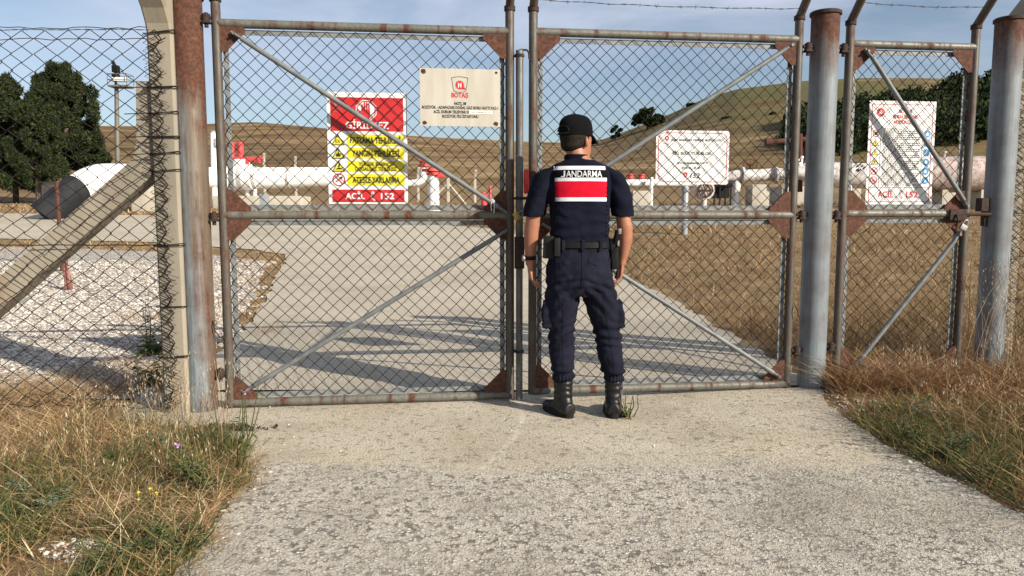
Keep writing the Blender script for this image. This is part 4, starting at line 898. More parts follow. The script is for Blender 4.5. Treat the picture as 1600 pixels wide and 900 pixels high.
# thin offtake with red topped riser
off = thing('offtake_pipe', 'small white pipe bending up to a red flange right of the red warning sign', 'pipe', (T(676,320,30).x, 30.5, H(T(676,320,30).x, 30)))
Yo = 30.5; m = MB(); m.tube(smoothpath([T(600,287,Yo), T(640,287,Yo), T(653,285,Yo), T(661,278,Yo), T(662.5,262,Yo)], 6), 0.155, 16); part(off, 'elbow', m, M['white_paint'])
m = MB(); c = T(663, 259, Yo); flange(m, c, (0,0,1), .24, .035); flange(m, c+Vector((0,0,.16)), (0,0,1), .20, .03); m.tube([c, c+Vector((0,0,.24))], .04, 8); m.tube([c+Vector((-.2,0,.24)), c+Vector((.2,0,.24))], .03, 6); part(off, 'red_flange', m, M['red_paint'])
ris = thing('riser_pipe', 'stout white riser with a dark red flanged top right of the red warning sign', 'pipe', (T(677,320,29).x, 29, H(T(677,320,29).x, 29)))
a_ = T(677, 273, 29); part(ris, 'pipe', MB().tube([(a_.x, 29, H(a_.x, 29)-.1), (a_.x, 29, a_.z)], 0.225, 20).tube([(a_.x, 29, H(a_.x, 29)-.1), (a_.x, 29, H(a_.x, 29)+.15)], 0.27, 20), M['white_paint'])
m = MB(); flange(m, a_+Vector((-.06,0,.17)), (0,0,1), .38, .05); flange(m, a_+Vector((0.02,0,.03)), (0,0,1), .30, .05); m.box(a_.x-.1, a_.x+.42, 28.8, 29.2, a_.z-.1, a_.z+.06, .02); part(ris, 'red_flange', m, M['red_paint'])
# back fence posts, A frame, marker posts
def cpost(px, py0, Y, label, bend=True, r=0.065):
    a_ = T(px, py0, Y); zg_ = H(a_.x, Y); m = MB(); pts = [(a_.x, Y, zg_-.1), (a_.x, Y, a_.z-.25), (a_.x+(.06 if bend else 0), Y-.1, a_.z)]; bar(m, pts, r, r)
    return single('back_fence_post', label, 'fence post', m, M['concrete_block'], (a_.x, Y, zg_), group='posts of the far fence', smooth=False)
cpost(412, 240, 44, 'far fence post just right of the red valve wheel'); cpost(461, 245, 46, 'far fence post above the white pipe left of the warning sign')
cpost(653, 262, 42, 'far fence post behind the small white elbow'); cpost(742, 266, 38, 'far fence post standing alone left of the gate centre')
cpost(556, 240, 44, 'far fence post hidden behind the warning sign') if False else None
a_ = T(700, 278, 36); zg_ = H(a_.x, 36); af = thing('braced_fence_post', 'far fence post with two slanting braces', 'fence post', (a_.x, 36, zg_), group='posts of the far fence')
m = MB(); bar(m, [(a_.x, 36, zg_-.1), (a_.x, 36, a_.z)], .07, .07); part(af, 'shaft', m, M['concrete_block'], smooth=False)
for px in (667, 728): c = T(px, 309, 36); m = MB(); m.tube([(a_.x, 36, a_.z-.25), (c.x, 36, H(c.x, 36))], .06, 6); part(af, 'brace', m, M['concrete_block'])
def rpost(px, py0, py1, Y, label, r, mat='red_paint', name='marker_post', grp='red marker posts'):
    a_ = T(px, py0, Y); zg_ = H(a_.x, Y); m = MB(); m.tube([(a_.x, Y, zg_-.1), (a_.x, Y, a_.z-.03), (a_.x, Y, a_.z)], [r, r, r*.7], 12); o = thing(name, label, 'marker post', (a_.x, Y, zg_), group=grp); part(o, 'shaft', m, M[mat])
    m = MB(); m.tube([(a_.x, Y, a_.z-.16), (a_.x, Y, a_.z-.06)], r*1.25, 12); part(o, 'band', m, M[mat]); return o
rpost(756, 300, 322, 26, 'short red marker post near the gate centre', .10); rpost(766, 290, 320, 30, 'thinner red marker post behind the short one', .055); rpost(784, 298, 320, 31, 'thin red marker post against the centre stile', .06)
rpost(1071, 290, 368, 19.5, 'grey marker post standing in the dry field below the white board', .085, 'grey_paint', grp='grey marker posts')
# right hand pipework
Yr = 31
rp_ = thing('branch_pipe', 'slim white branch pipe with two red valve tops right of the man', 'pipe', (T(1060,285,Yr).x, Yr, H(T(1060,285,Yr).x, Yr)))
m = MB(); m.tube([T(958, 286, Yr), T(1026, 286, Yr), T(1150, 288, Yr)], 0.155, 18); part(rp_, 'pipe', m, M['white_paint'])
for px in (985, 1002): c = T(px, 279, Yr); part(rp_, 'valve_top', MB().tube([c, c+Vector((0,0,.14))], .13, 12).tube([c+Vector((0,0,.13)), c+Vector((0,0,.17))], .17, 12), M['red_paint'])
m = MB(); c = T(1018, 277, Yr-.4); m.tube([(c.x, c.y, H(c.x, c.y)-.1), c], .075, 10); part(rp_, 'upright', m, M['white_paint'])
el = thing('elbow_pipe', 'white pipe turning down into a leg between the white board and the middle post', 'pipe', (T(1151,300,30).x, 30.6, H(T(1151,300,30).x, 30)))
Ye = 30.6; m = MB(); m.tube([T(1135, 277, Ye), T(1150, 275, Ye), T(1180, 274, Ye), T(1243, 271, Ye+.5)], [.2,.24,.25,.25], 20); part(el, 'pipe', m, M['white_dirty'])
for px in (1160, 1212): q_ = T(px, 274, Ye); part(el, 'flange', MB().tube([q_-Vector((.04,0,0)), q_+Vector((.04,0,0))], .34, 22), M['white_dirty'])
c = T(1151, 280, Ye); m = MB().tube([(c.x, Ye, H(c.x, Ye)-.1), c], .16, 16).tube([(c.x, Ye, H(c.x, Ye)), (c.x, Ye, H(c.x, Ye)+.08)], .24, 16); part(el, 'leg', m, M['white_paint'])
# spoked hand wheel, valve drum, dark equipment frame
c = T(1101, 297, 29.6); vd = thing('drum_valve', 'round white valve drum with a rusty wheel under the white board', 'valve', (c.x, 29.6, H(c.x, 29.6)))
part(vd, 'drum', MB().tube([c+Vector((0,-.1,0)), c+Vector((0,.25,0))], .38, 26).tube([(c.x, 29.7, H(c.x, 29.6)-.05), c], .12, 10), M['white_dirty'])
m = MB(); m.tube([c+Vector((.27*math.cos(k*PI/8), -.16, .27*math.sin(k*PI/8))) for k in range(17)], .03, 6)
for k in range(3): d = Vector((.27*math.cos(k*PI/3), 0, .27*math.sin(k*PI/3))); m.tube([c-d+Vector((0,-.16,0)), c+d+Vector((0,-.16,0))], .022, 6)
part(vd, 'hand_wheel', m, M['rust'])
c = T(1128, 298, 30.2); cb = thing('equipment_frame', 'dark steel frame under the right end of the white board', 'frame', (c.x, 30.2, H(c.x, 30.2)))
m = MB(); 
for dx in (-.32, -.1, .12, .34): m.box(c.x+dx-.03, c.x+dx+.03, 30.1, 30.16, H(c.x, 30.1)-.05, c.z+.25)
m.box(c.x-.36, c.x+.38, 30.05, 30.5, c.z+.18, c.z+.3); m.box(c.x-.36, c.x+.38, 30.45, 30.5, c.z-.3, c.z+.2); part(cb, 'rack', m, M['black_plastic'], smooth=False)
# white gate valve left of the middle post, tangled rusty wheel
c = T(1172, 262, 31.2); hw_ = thing('hand_wheel_valve', 'rusty hand wheel standing over the white pipe right of the board', 'valve', (c.x, 31.2, c.z-.3))
m = MB().tube([c+Vector((0,0,-.3)), c+Vector((0,0,.12))], .035, 8)
for k in range(5): an = k*PI/5+.3; m.tube([c+Vector((-.3*math.cos(an),0,.12-.16*math.sin(an))), c+Vector((.3*math.cos(an),0,.12+.16*math.sin(an)))], .018, 5)
m.tube([c+Vector((.3*math.cos(k*PI/8), 0, .12+.22*math.sin(k*PI/8))) for k in range(17)], .02, 5); part(hw_, 'wheel', m, M['rust'])
# pig receiver barrels
Yb2 = 29.5
pb = thing('pig_barrel', 'white launcher barrel with a worn closure behind the pedestrian gate', 'vessel', (T(1320,300,Yb2).x, Yb2, H(T(1320,300,Yb2).x, Yb2)))
m = MB(); m.tube([T(1243, 270, Yb2), T(1262, 270, Yb2), T(1283, 273, Yb2), T(1358, 275, Yb2)], [.26, .30, .50, .50], 28); part(pb, 'barrel', m, M['white_dirty'])
m = MB(); 
for k in range(10): an = random.uniform(.2, 1.4); c = T(1338+random.uniform(-8, 6), 275, Yb2)+Vector((0, -.50*math.cos(an), .50*math.sin(an))); m.tube([c+Vector((-.06,-.01,-.06)), c+Vector((.05,-.02,.05))], .03, 5)
parts(pb, 'clamp', m, M['dark_iron'])
m = MB()
for px in (1272, 1322): c = T(px, 285, Yb2); m.box(c.x-.1, c.x+.1, Yb2-.3, Yb2+.3, H(c.x, Yb2)-.1, c.z, .01)
parts(pb, 'saddle', m, M['white_paint'])
pv = thing('pig_barrel', 'pinkish rust stained barrel with a rounded end right of the rules sign', 'vessel', (T(1500,300,29).x, 29, H(T(1500,300,29).x, 29)))
m = MB(); Yv = 29; m.tube([T(1440, 273, Yv), T(1532, 272, Yv), T(1546, 272, Yv), T(1554, 272, Yv), T(1558, 272, Yv)], [.68,.70,.62,.4,.05], 30); part(pv, 'barrel', m, M['pink_dirty'])
c = T(1475, 243, Yv); m = MB().tube([c+Vector((0,0,-.05)), c+Vector((0,0,.15))], .05, 8).tube([c+Vector((0,0,.1)), c+Vector((0,0,.15))], .10, 10); part(pv, 'nozzle', m, M['white_dirty'])
for px in (1470, 1530): c = T(px, 290, Yv); m = MB(); m.box(c.x-.12, c.x+.12, Yv-.35, Yv+.35, H(c.x, Yv)-.1, c.z-.1, .01); part(pv, 'saddle', m, M['concrete_block'])
# rusty davit
Yd = 30.5; dv = thing('davit_crane', 'rusty davit crane arm beside the middle gate post', 'crane', (T(1250,290,Yd).x, Yd, H(T(1250,290,Yd).x, Yd)))
m = MB(); m.tube([T(1250, 300, Yd), T(1250, 209, Yd)], .10, 10); m.tube([T(1259, 268, Yd), T(1259, 212, Yd)], .07, 10); parts(dv, 'mast', m, M['rust'])
m = MB(); m.tube([T(1203, 222, Yd), T(1262, 217, Yd)], .10, 8); m.tube([T(1196, 222, Yd), T(1206, 222, Yd)], .16, 12); m.tube([T(1252,240,Yd), T(1225,221,Yd)], .04, 6); part(dv, 'arm', m, M['rust'])
kn = thing('pressure_fitting', 'cluster of white gauge fittings beside the davit crane', 'fitting', (T(1249,255,30).x, 30, T(1249,262,30).z))
m = MB()
for dx, py_, r in ((-.1, 250, .08), (.08, 246, .07), (0, 258, .12), (.22, 258, .09), (-.2, 262, .1)): c = T(1250, py_, 30); m.ball((c.x+dx, 30, c.z), r, 2); m.tube([(c.x+dx, 30, c.z), (c.x+dx, 30, T(0, 270, 30).z)], .035, 6)
part(kn, 'gauge', m, M['white_paint'])
m = MB()
for k in range(14): a_ = T(1243+random.uniform(0, 20), 258+random.uniform(-4, 8), 30); m.tube([a_, a_+Vector((random.uniform(-.3,.3), 0, random.uniform(-.15,.15)))], .022, 5)
parts(kn, 'impulse_line', m, M['rust'])
m = MB(); c = T(411, 310, 29.5); m.box(c.x-.14, c.x+.14, 29.5, 29.8, H(c.x, 29.5)-.05, T(411, 303, 29.5).z, .02); single('junction_box', 'small grey box standing on the grass under the white pipeline', 'box', m, M['grey_paint'], (c.x, 29.6, H(c.x, 29.5)))
m = MB(); c = T(74, 300, 38); zz_ = H(c.x, 38)
ub = thing('utility_cabinet', 'pale utility cabinet under the pine trees', 'cabinet', (c.x, 38, zz_)); a_, b_ = T(62,286,38), T(90,312,38)
m.box(a_.x, b_.x, 38, 39, zz_-.1, a_.z, .02); part(ub, 'housing', m, M['concrete_block'], smooth=False); m = MB(); m.box(a_.x+.2, b_.x-.1, 37.97, 37.99, zz_+.15, a_.z-.3, .0); part(ub, 'door', m, M['grey_paint'], smooth=False)
m = MB(); m.box(a_.x-.08, b_.x+.08, 37.9, 39.1, a_.z, a_.z+.07, .01); part(ub, 'roof', m, M['grey_paint'], smooth=False)
# mast
Ym = 55; c = T(184, 300, Ym); t_ = T(182, 137, Ym); zg_ = H(c.x, Ym)
ms = thing('camera_mast', 'tall mast with a railed platform behind the pine trees', 'mast', (c.x, Ym, zg_))
part(ms, 'pole', MB().tube([(c.x, Ym, zg_-.2), (t_.x, Ym, t_.z)], [.19, .14], 12), M['pole'])
x0, x1 = T(167,0,Ym).x, T(197,0,Ym).x; z0, z1 = T(0,137,Ym).z, T(0,117,Ym).z
m = MB(); m.box(x0, x1, Ym-.5, Ym+.5, z0, z0+.12); part(ms, 'platform', m, M['pole'], smooth=False)
m = MB()
for zz_ in (z1, (z0+z1)/2+.05): m.tube([(x0,Ym-.5,zz_),(x1,Ym-.5,zz_),(x1,Ym+.5,zz_),(x0,Ym+.5,zz_),(x0,Ym-.5,zz_)], .028, 5)
for xx in (x0, x1): 
    for yy in (-.5, .5): m.tube([(xx,Ym+yy,z0),(xx,Ym+yy,z1)], .03, 5)
part(ms, 'railing', m, M['pole']); m = MB(); m.box(x0+.2, x1-.2, Ym-.3, Ym-.1, z0+.45, z0+.7); part(ms, 'floodlight', m, M['white_paint'])
a_ = T(181, 137, Ym); m = MB().tube([a_, T(181, 107, Ym)], .07, 8); b_ = T(181, 108, Ym); m.box(b_.x-.22, b_.x+.22, Ym-.2, Ym+.2, b_.z-.25, b_.z+.25, .04); m.tube([T(182,108,Ym), T(176,96,Ym)], .13, 8); m.tube([T(181,122,Ym), T(181,116,Ym)], .28, 10); part(ms, 'camera', m, M['black_plastic'])
# rusty stake and rod in the gravel
a_, b_ = T(102, 394, 11.0), T(107, 458, 11.0); zg_ = H(b_.x, 11)
m = MB(); m.tube([(b_.x+.01, 11, zg_-.1), (b_.x+.005, 11, zg_+.15), (b_.x-.02, 11.0, zg_+.34), (a_.x, 11.02, a_.z)], [.066,.060,.042,.018], 7, flat=.6); m.tube([(b_.x+.05, 10.97, zg_-.05), (b_.x+.03, 10.97, zg_+.3), (b_.x+.0, 10.99, zg_+.44)], [.03,.025,.01], 6)
single('marker_stake', 'short rusty red stake in the white gravel behind the left fence', 'stake', m, rusty('flaking red stake', (0.30,0.10,0.08), (0.42,0.22,0.18), 0.5, streak=2, metal=0), (b_.x, 11.0, zg_))
a_, b_ = T(88, 284, 13.5), T(92, 336, 13.5); m = MB().tube([(b_.x, 13.5, H(b_.x, 13.5)-.1), (a_.x, 13.5, a_.z)], .035, 7); single('iron_rod', 'thin rusty iron rod upright in front of the black pipe sleeve', 'rod', m, M['rust'], (b_.x, 13.5, H(b_.x, 13.5)))

# ---------------------------------------------------------------- foliage
def tuft_cloud(clumps, n, size, seed, needle=True, shell=0.55):
    """clumps: (x,y,z,rx,ry,rz). returns MB of many small leaf faces through the crown volume"""
    rg = np.random.default_rng(seed); cl = np.array(clumps); vol = cl[:, 3]*cl[:, 4]*cl[:, 5]; wgt = vol**0.75; wgt /= wgt.sum()
    idx = rg.choice(len(cl), n, p=wgt); c = cl[idx]; d = rg.normal(size=(n, 3)); d /= np.linalg.norm(d, axis=1)[:, None]
    rad = shell+(1-shell)*rg.random(n)**0.6; rad *= 1+0.10*rg.normal(size=n)
    p = c[:, :3]+d*c[:, 3:6]*rad[:, None]
    u = d*0.8+rg.normal(size=(n, 3))*0.7; u[:, 2] += 0.35; u /= np.linalg.norm(u, axis=1)[:, None]
    q = np.cross(u, rg.normal(size=(n, 3))); q /= np.linalg.norm(q, axis=1)[:, None]
    s = size*(0.6+0.9*rg.random(n))[:, None]; wd_ = 0.17 if needle else 0.55
    v0 = p-u*s*0.5; v1 = p+q*s*wd_*0.5; v2 = p+u*s*0.5; v3 = p-q*s*wd_*0.5
    vs = np.stack([v0, v1, v2, v3], 1).reshape(-1, 3); fs = np.arange(4*n).reshape(-1, 4)
    m = MB(); m.v = vs.tolist(); m.f = fs.tolist(); return m
def crown_clumps(x, y, z0, z1, rad, n, seed, conic=0.4, low=0.12, pine=False):
    rr_ = random.Random(seed); out = []
    for i in range(n):
        t = rr_.random()**0.9; z = z0+(z1-z0)*(low+(1-low)*t); R_ = rad*(1-conic*t)*(1-max(0, t-.8)*3.2)
        a_ = rr_.random()*2*PI; d = R_*((0.25+0.85*rr_.random()) if pine else (0.35+0.6*rr_.random())); r = rad*((0.09+0.15*rr_.random()) if pine else (0.15+0.17*rr_.random()))*(1-.3*t)
        out.append((x+d*math.cos(a_), y+d*math.sin(a_), z, r*(.85 if pine else 1.15), r*(.85 if pine else 1.15), r*(1.12 if pine else .72)))
    return out
def tree(name, label, px, pyt, Y, rad, n, seed, mat='needle', conic=.4, size=.3, trunk_r=.16, z0f=.18, ncl=34, grp=None, cat='tree', spread=1.0):
    t_ = T(px, pyt, Y); zg_ = H(t_.x, Y); h = t_.z-zg_
    o = thing(name, label, cat, (t_.x, Y, zg_), group=grp); rr_ = random.Random(seed)
    cl = crown_clumps(t_.x, Y, zg_+h*z0f, t_.z-rad*.12, rad, ncl, seed, conic, pine=(mat == 'needle'))
    m = MB(); m.tube([(t_.x, Y, zg_-.2), (t_.x+.06, Y, zg_+h*.3), (t_.x-.05, Y, zg_+h*.6), (t_.x, Y, zg_+h*.93)], [trunk_r, trunk_r*.8, trunk_r*.5, .03], 8)
    for c in cl[:22]: zz_ = zg_+max((c[2]-zg_)*.72, h*.12); m.tube([(t_.x, Y, zz_), ((t_.x+c[0])/2, (Y+c[1])/2, (zz_+c[2])/2+.1), c[:3]], [trunk_r*.35, trunk_r*.22, .02], 5)
    part(o, 'trunk', m, M['trunk']); part(o, 'crown', tuft_cloud(cl, n, size, seed, mat == 'needle'), M[mat], smooth=False, fix=False); return o
G_ = 'pine trees behind the left fence'
tree('pine_tree', 'big dark pine with the highest crown, nearest the camera mast', 91, 99, 42, 2.3, 95000, 11, conic=.5, size=.25, z0f=.14, ncl=210, grp=G_)
tree('pine_tree', 'dark pine at the left picture edge with a pointed top', 12, 118, 40, 1.95, 70000, 12, conic=.62, size=.24, z0f=.04, ncl=170, grp=G_)
tree('pine_tree', 'lower pine filling the gap between its two taller neighbours', 50, 146, 38, 1.6, 60000, 13, conic=.5, size=.24, z0f=.06, ncl=140, grp=G_)
tree('pine_tree', 'pine half outside the left picture edge', -42, 112, 39, 2.4, 50000, 14, conic=.45, size=.25, z0f=.06, ncl=120, grp=G_)
tree('leafy_bush', 'small bright green bush at the foot of the big pine', 159, 238, 41, .8, 3500, 15, mat='broad', conic=.2, size=.16, trunk_r=.05, z0f=.02, ncl=14, cat='bush')
tree('hill_tree', 'round dark tree on the skyline of the slope left of the white board', 1012, 167, 215, 4.4, 6000, 21, mat='broad', conic=.15, size=.9, trunk_r=.3, z0f=.05, ncl=24, grp='trees on the slope')
tree('hill_tree', 'small dark bush on the skyline right of the man\'s cap', 962, 196, 225, 2.0, 2200, 22, mat='broad', conic=.1, size=.7, trunk_r=.2, z0f=.0, ncl=12, grp='trees on the slope')
tree('hill_tree', 'low dark bush on the crest above the upper gate brace', 1083, 164, 240, 2.6, 1600, 23, mat='broad', conic=.1, size=.8, trunk_r=.2, z0f=.0, ncl=10, grp='trees on the slope')
for i, (px, py_, Y, r_) in enumerate(((1133,184,160,1.2),(1160,196,150,1.5),(1205,192,150,1.6),(1222,168,190,2.2),(1186,176,170,1.0))):
    tree('hill_shrub', ('lone low shrub low on the green slope, nearest the white board','low shrub second from the white board on the green slope','dark shrub on the green slope just left of the gate stile','upper dark shrub against the gate stile on the slope','tiny shrub between the others on the green slope')[i], px, py_, Y, r_, 900, 30+i, mat='broad', conic=.1, size=.6, trunk_r=.1, z0f=0, ncl=8, grp='shrubs on the slope', cat='shrub')
# forest on the right-hand slope: a mass of crowns
cl = []; rf_ = random.Random(5)
edge = [(1236,205),(1262,180),(1290,190),(1320,172),(1360,182),(1395,160),(1420,140),(1450,135),(1480,128),(1515,126),(1535,112),(1560,108),(1620,105),(1700,108)]
for k in range(330):
    px = 1238+rf_.random()*460; top = float(np.interp(px, [e[0] for e in edge], [e[1] for e in edge])); f = rf_.random(); py_ = top+10+rf_.uniform(-5,9)+f*(250-top); Y = 130-f*48+rf_.random()*6
    p = T(px, py_, Y); zg_ = H(p.x, Y); r = 1.3+rf_.random()*1.9
    cl.append((p.x, Y, max(p.z, zg_+.5), r, r, r*.85))
m = tuft_cloud(cl, 150000, .6, 77, False, .5); single('forest', 'dark oak wood covering the slope behind the pedestrian gate', 'forest', m, M['broad'], (cl[0][0], cl[0][1], H(cl[0][0], cl[0][1])), kind='stuff', smooth=False, fix=False)
# ---------------------------------------------------------------- the man
MX, MY = 0.392, 4.31; MZ = H(MX, MY)+0.022
man = thing('person', 'man in black cap and navy uniform, back turned, red and white panel on his vest', 'person', (MX, MY, MZ))
def mp(x, y, z): return (MX+x, MY+y, MZ+z)
class LB(MB):
    def ring(s, rings, **k):
        k2 = dict(k)
        if 'cen' in k2: k2['cen'] = (MX+k2['cen'][0], MY+k2['cen'][1])
        s.loft([(MX+a, MY+b, MZ+c, rx, ry) for a, b, c, rx, ry in rings], **k2); return s
    def tb(s, pts, r, n=10, **k): s.tube([mp(*p) for p in pts], r, n, **k); return s
def dens(rings, m=4):                      # smooth interpolation of lofted rings
    out = []; A = [np.array(r, float) for r in rings]
    for i in range(len(A)-1):
        p0, p1, p2, p3 = A[max(i-1,0)], A[i], A[i+1], A[min(i+2,len(A)-1)]
        for k in range(m):
            t = k/m; out.append(tuple(0.5*((2*p1)+(p2-p0)*t+(2*p0-5*p1+4*p2-p3)*t*t+(3*p1-p0-3*p2+p3)*t**3)))
    out.append(tuple(A[-1])); return out
def fuse(name, mb, mat, vox, sm=4, wr=None, label=None):
    """voxel-fuse overlapping lofts into one continuous surface, then smooth and wrinkle it"""
    tmp = mesh_obj('tmp', mb, M[mat], ORG[man.name], False)
    a = tmp.modifiers.new('r', 'REMESH'); a.mode = 'VOXEL'; a.voxel_size = vox
    if sm: b = tmp.modifiers.new('s', 'SMOOTH'); b.factor = .5; b.iterations = sm
    me = bpy.data.meshes.new_from_object(tmp.evaluated_get(bpy.context.evaluated_depsgraph_get())); me.name = name
    bpy.data.objects.remove(tmp)
    if wr:
        nrm = [v.normal.copy() for v in me.vertices]
        for v, nn in zip(me.vertices, nrm): v.co += nn*wr(v.co)
    me.polygons.foreach_set('use_smooth', [True]*len(me.polygons)); me.materials.clear(); me.materials.append(M[mat]); me.update()
    o = bpy.data.objects.new(name, me); COL.objects.link(o); o.parent = man; ORG[o.name] = ORG[man.name]
    if label: o['label'] = label
    return o
HY = -R(44); HC = (-.032, .0)             # head yaw towards the right, neck centre
cz0 = 1.484
HS = 1.055
def hring(z, rx, ry, cy): return (HC[0], HC[1]+cy*HS+.012, cz0+z*HS, rx*HS, ry*HS)
body = LB()
body.ring(dens([hring(*q) for q in ((-.012,.018,.022,.055),(0,.032,.038,.050),(.02,.048,.058,.036),(.05,.060,.080,.020),(.09,.067,.090,.010),(.13,.073,.096,.002),(.17,.075,.097,-.003),(.20,.066,.086,-.004),(.222,.045,.06,-.004),(.232,.012,.016,-.004))], 3), n=28, yaw=HY, cen=HC)
def hp(x, y, z): c, q = math.cos(HY), math.sin(HY); x, y, z = x*HS, y*HS, z*HS; return (HC[0]+x*c-y*q, HC[1]+x*q+y*c, cz0+z)
for sx in (-1, 1):   # ears
    e = hp(sx*.077, .006, .098); body.ball(mp(*e), .031, 2, (.38, .62, 1.0))
    e = hp(sx*.030, .098, .122); body.ball(mp(*e), .013, 1)
body.tb([hp(0,.100,.125), hp(0,.116,.095), hp(0,.122,.080), hp(0,.106,.070)], [.009,.013,.016,.010], 8)
body.tb([hp(-.022,.103,.045), hp(0,.110,.045), hp(.022,.103,.045)], [.006,.009,.006], 8)
body.ring(dens([(-.030,.012,1.575,.058,.064),(-.024,.005,1.54,.060,.065),(-.012,-.005,1.50,.066,.068),(-.004,-.01,1.465,.12,.078)],3), n=24)
body.ring(dens([(0,0,1.475,.10,.06),(0,0,1.43,.165,.085),(0,0,1.36,.175,.098),(0,0,1.2,.150,.095),(0,0,1.08,.14,.088),(0,0,.98,.15,.095),(0,0,.88,.155,.10)],3), n=28)
for sx, hx, kx, ax in ((-1,-.085,-.10,-.09),(1,.085,.165,.212)):
    body.ring(dens([(hx,0,.93,.075,.085),(hx+(kx-hx)*.4,0,.74,.075,.08),(kx,.01,.48,.05,.055),(kx*.4+ax*.6,-.01,.33,.048,.052),(ax,0,.22,.036,.040),(ax,0,.12,.034,.038),(ax,.02,.06,.036,.05)],3), n=20)
# arms: shoulder, elbow, wrist
ARM = {-1: [(-.205,0,1.385,.058,.062),(-.232,.0,1.30,.055,.06),(-.258,-.004,1.20,.047,.052),(-.270,-.006,1.14,.043,.048),(-.275,.0,1.10,.046,.050),(-.281,.012,1.02,.041,.045),(-.286,.024,.95,.031,.037),(-.287,.030,.905,.026,.033),(-.287,.032,.88,.024,.034)],
       1: [(.200,0,1.385,.058,.062),(.226,.0,1.30,.055,.06),(.245,-.004,1.20,.047,.052),(.256,-.006,1.14,.043,.048),(.263,.0,1.10,.046,.050),(.268,.012,1.02,.041,.045),(.262,.024,.95,.031,.037),(.256,.030,.91,.026,.033),(.254,.032,.885,.024,.034)]}
for sx in (-1, 1): body.ring(dens(ARM[sx], 4), n=20)
for sx in (-1, 1):
    wx, wy, wz = ARM[sx][-1][:3]
    # palm: thickness in x, breadth in y
    body.ring(dens([(wx,wy,wz+.02,.021,.030),(wx-sx*.002,wy+.004,wz-.015,.017,.038),(wx-sx*.006,wy+.006,wz-.05,.016,.043),(wx-sx*.012,wy+.006,wz-.085,.014,.040)],3), n=18)
    for i, (fy, L_, cur) in enumerate(((.036,.070,.35),(.014,.078,.45),(-.008,.074,.6),(-.029,.058,.75))):
        b0 = Vector((wx-sx*.011, wy+fy+.004, wz-.078)); pts = [b0]; an = .12+cur*.3; r_ = [.0090]
        for seg, fr in ((0,.45),(1,.32),(2,.23)):
            an += cur*.62; b0 = b0+Vector((-sx*math.sin(an), .02*(1-i*.6), -math.cos(an)))*L_*fr; pts.append(b0); r_.append((.0086,.0078,.0066)[seg])
        body.tb([tuple(p) for p in pts], r_, 10)
    body.tb([(wx-sx*.004,wy+.030,wz-.012),(wx-sx*.012,wy+.052,wz-.040),(wx-sx*.022,wy+.058,wz-.068),(wx-sx*.030,wy+.054,wz-.088)], [.014,.0125,.0105,.0085], 10)
fuse('body', body, 'skin', .0038, 3)
for sx in (-1, 1): part(man, 'eye', MB().ball(mp(*hp(sx*.031,.097,.118)), .0118, 2), M['sign_white'])
# hair and cap
h = LB(); h.ring(dens([hring(.050,.030,.026,-.054), hring(.062,.052,.052,-.036), hring(.076,.066,.074,-.022), hring(.09,.072,.082,-.012), hring(.13,.0775,.092,-.010), hring(.17,.079,.096,-.008), hring(.20,.07,.085,-.006)],3), n=28, yaw=HY, cen=HC)
fuse('hair', h, 'hair', .005, 2, lambda c: .0015*noise.noise(c*90))
c_ = LB(); c_.ring(dens([hring(.132,.081,.104,-.001), hring(.15,.083,.106,-.001), hring(.175,.083,.106,-.003), hring(.210,.077,.097,-.004), hring(.236,.058,.074,-.004), hring(.248,.028,.036,-.004), hring(.250,.006,.008,-.004)],4), n=36, yaw=HY, cen=HC)
capo = fuse('cap', c_, 'cap', .004, 2, lambda c: .0012*noise.noise(c*30))
vz = MB(); ns, nr = 14, 6; top = []
for lay in (0, 1):
    for i in range(ns+1):
        a = -1.05+2.1*i/ns
        for k in range(nr+1):
            t = k/nr; x = math.sin(a)*(.078+.0*t)*(1-.12*t); y = .018+.085*math.cos(a)*1.0+t*.082*math.cos(a*.85)**.6; z = .148-.010*t-.030*t*t-.020*(x/.07)**2*t-.002*lay*2
            vz.v.append(mp(*hp(x, y, z)))
o1 = (ns+1)*(nr+1)
for i in range(ns):
    for k in range(nr): q = i*(nr+1)+k; vz.f.append((q, q+1, q+nr+2, q+nr+1)); vz.f.append((o1+q, o1+q+nr+1, o1+q+nr+2, o1+q+1))
for k in range(nr):
    for i in (0, ns): q = i*(nr+1)+k; vz.f.append((q, q+1, o1+q+1, o1+q))
for i in range(ns): q = i*(nr+1)+nr; vz.f.append((q, q+nr+1, o1+q+nr+1, o1+q))
part(capo, 'visor', vz, M['cap'])
m = LB(); m.tb([hp(.040*math.sin(a), -.1085*math.sqrt(1-(.040*math.sin(a)/.084)**2)+.012*max(math.cos(a), 0)**2, .148+.034*math.cos(a)) for a in np.linspace(-1.5, 1.5, 12)], .0035, 6)   # rear opening rim
m.tb([hp(x, -.104*math.sqrt(1-(x/.084)**2), .140) for x in np.linspace(-.040, .040, 8)], .006, 6); part(capo, 'strap', m, M['belt'])
part(capo, 'button', MB().ball(mp(*hp(0, -.004, .252)), .007, 1), M['cap'])
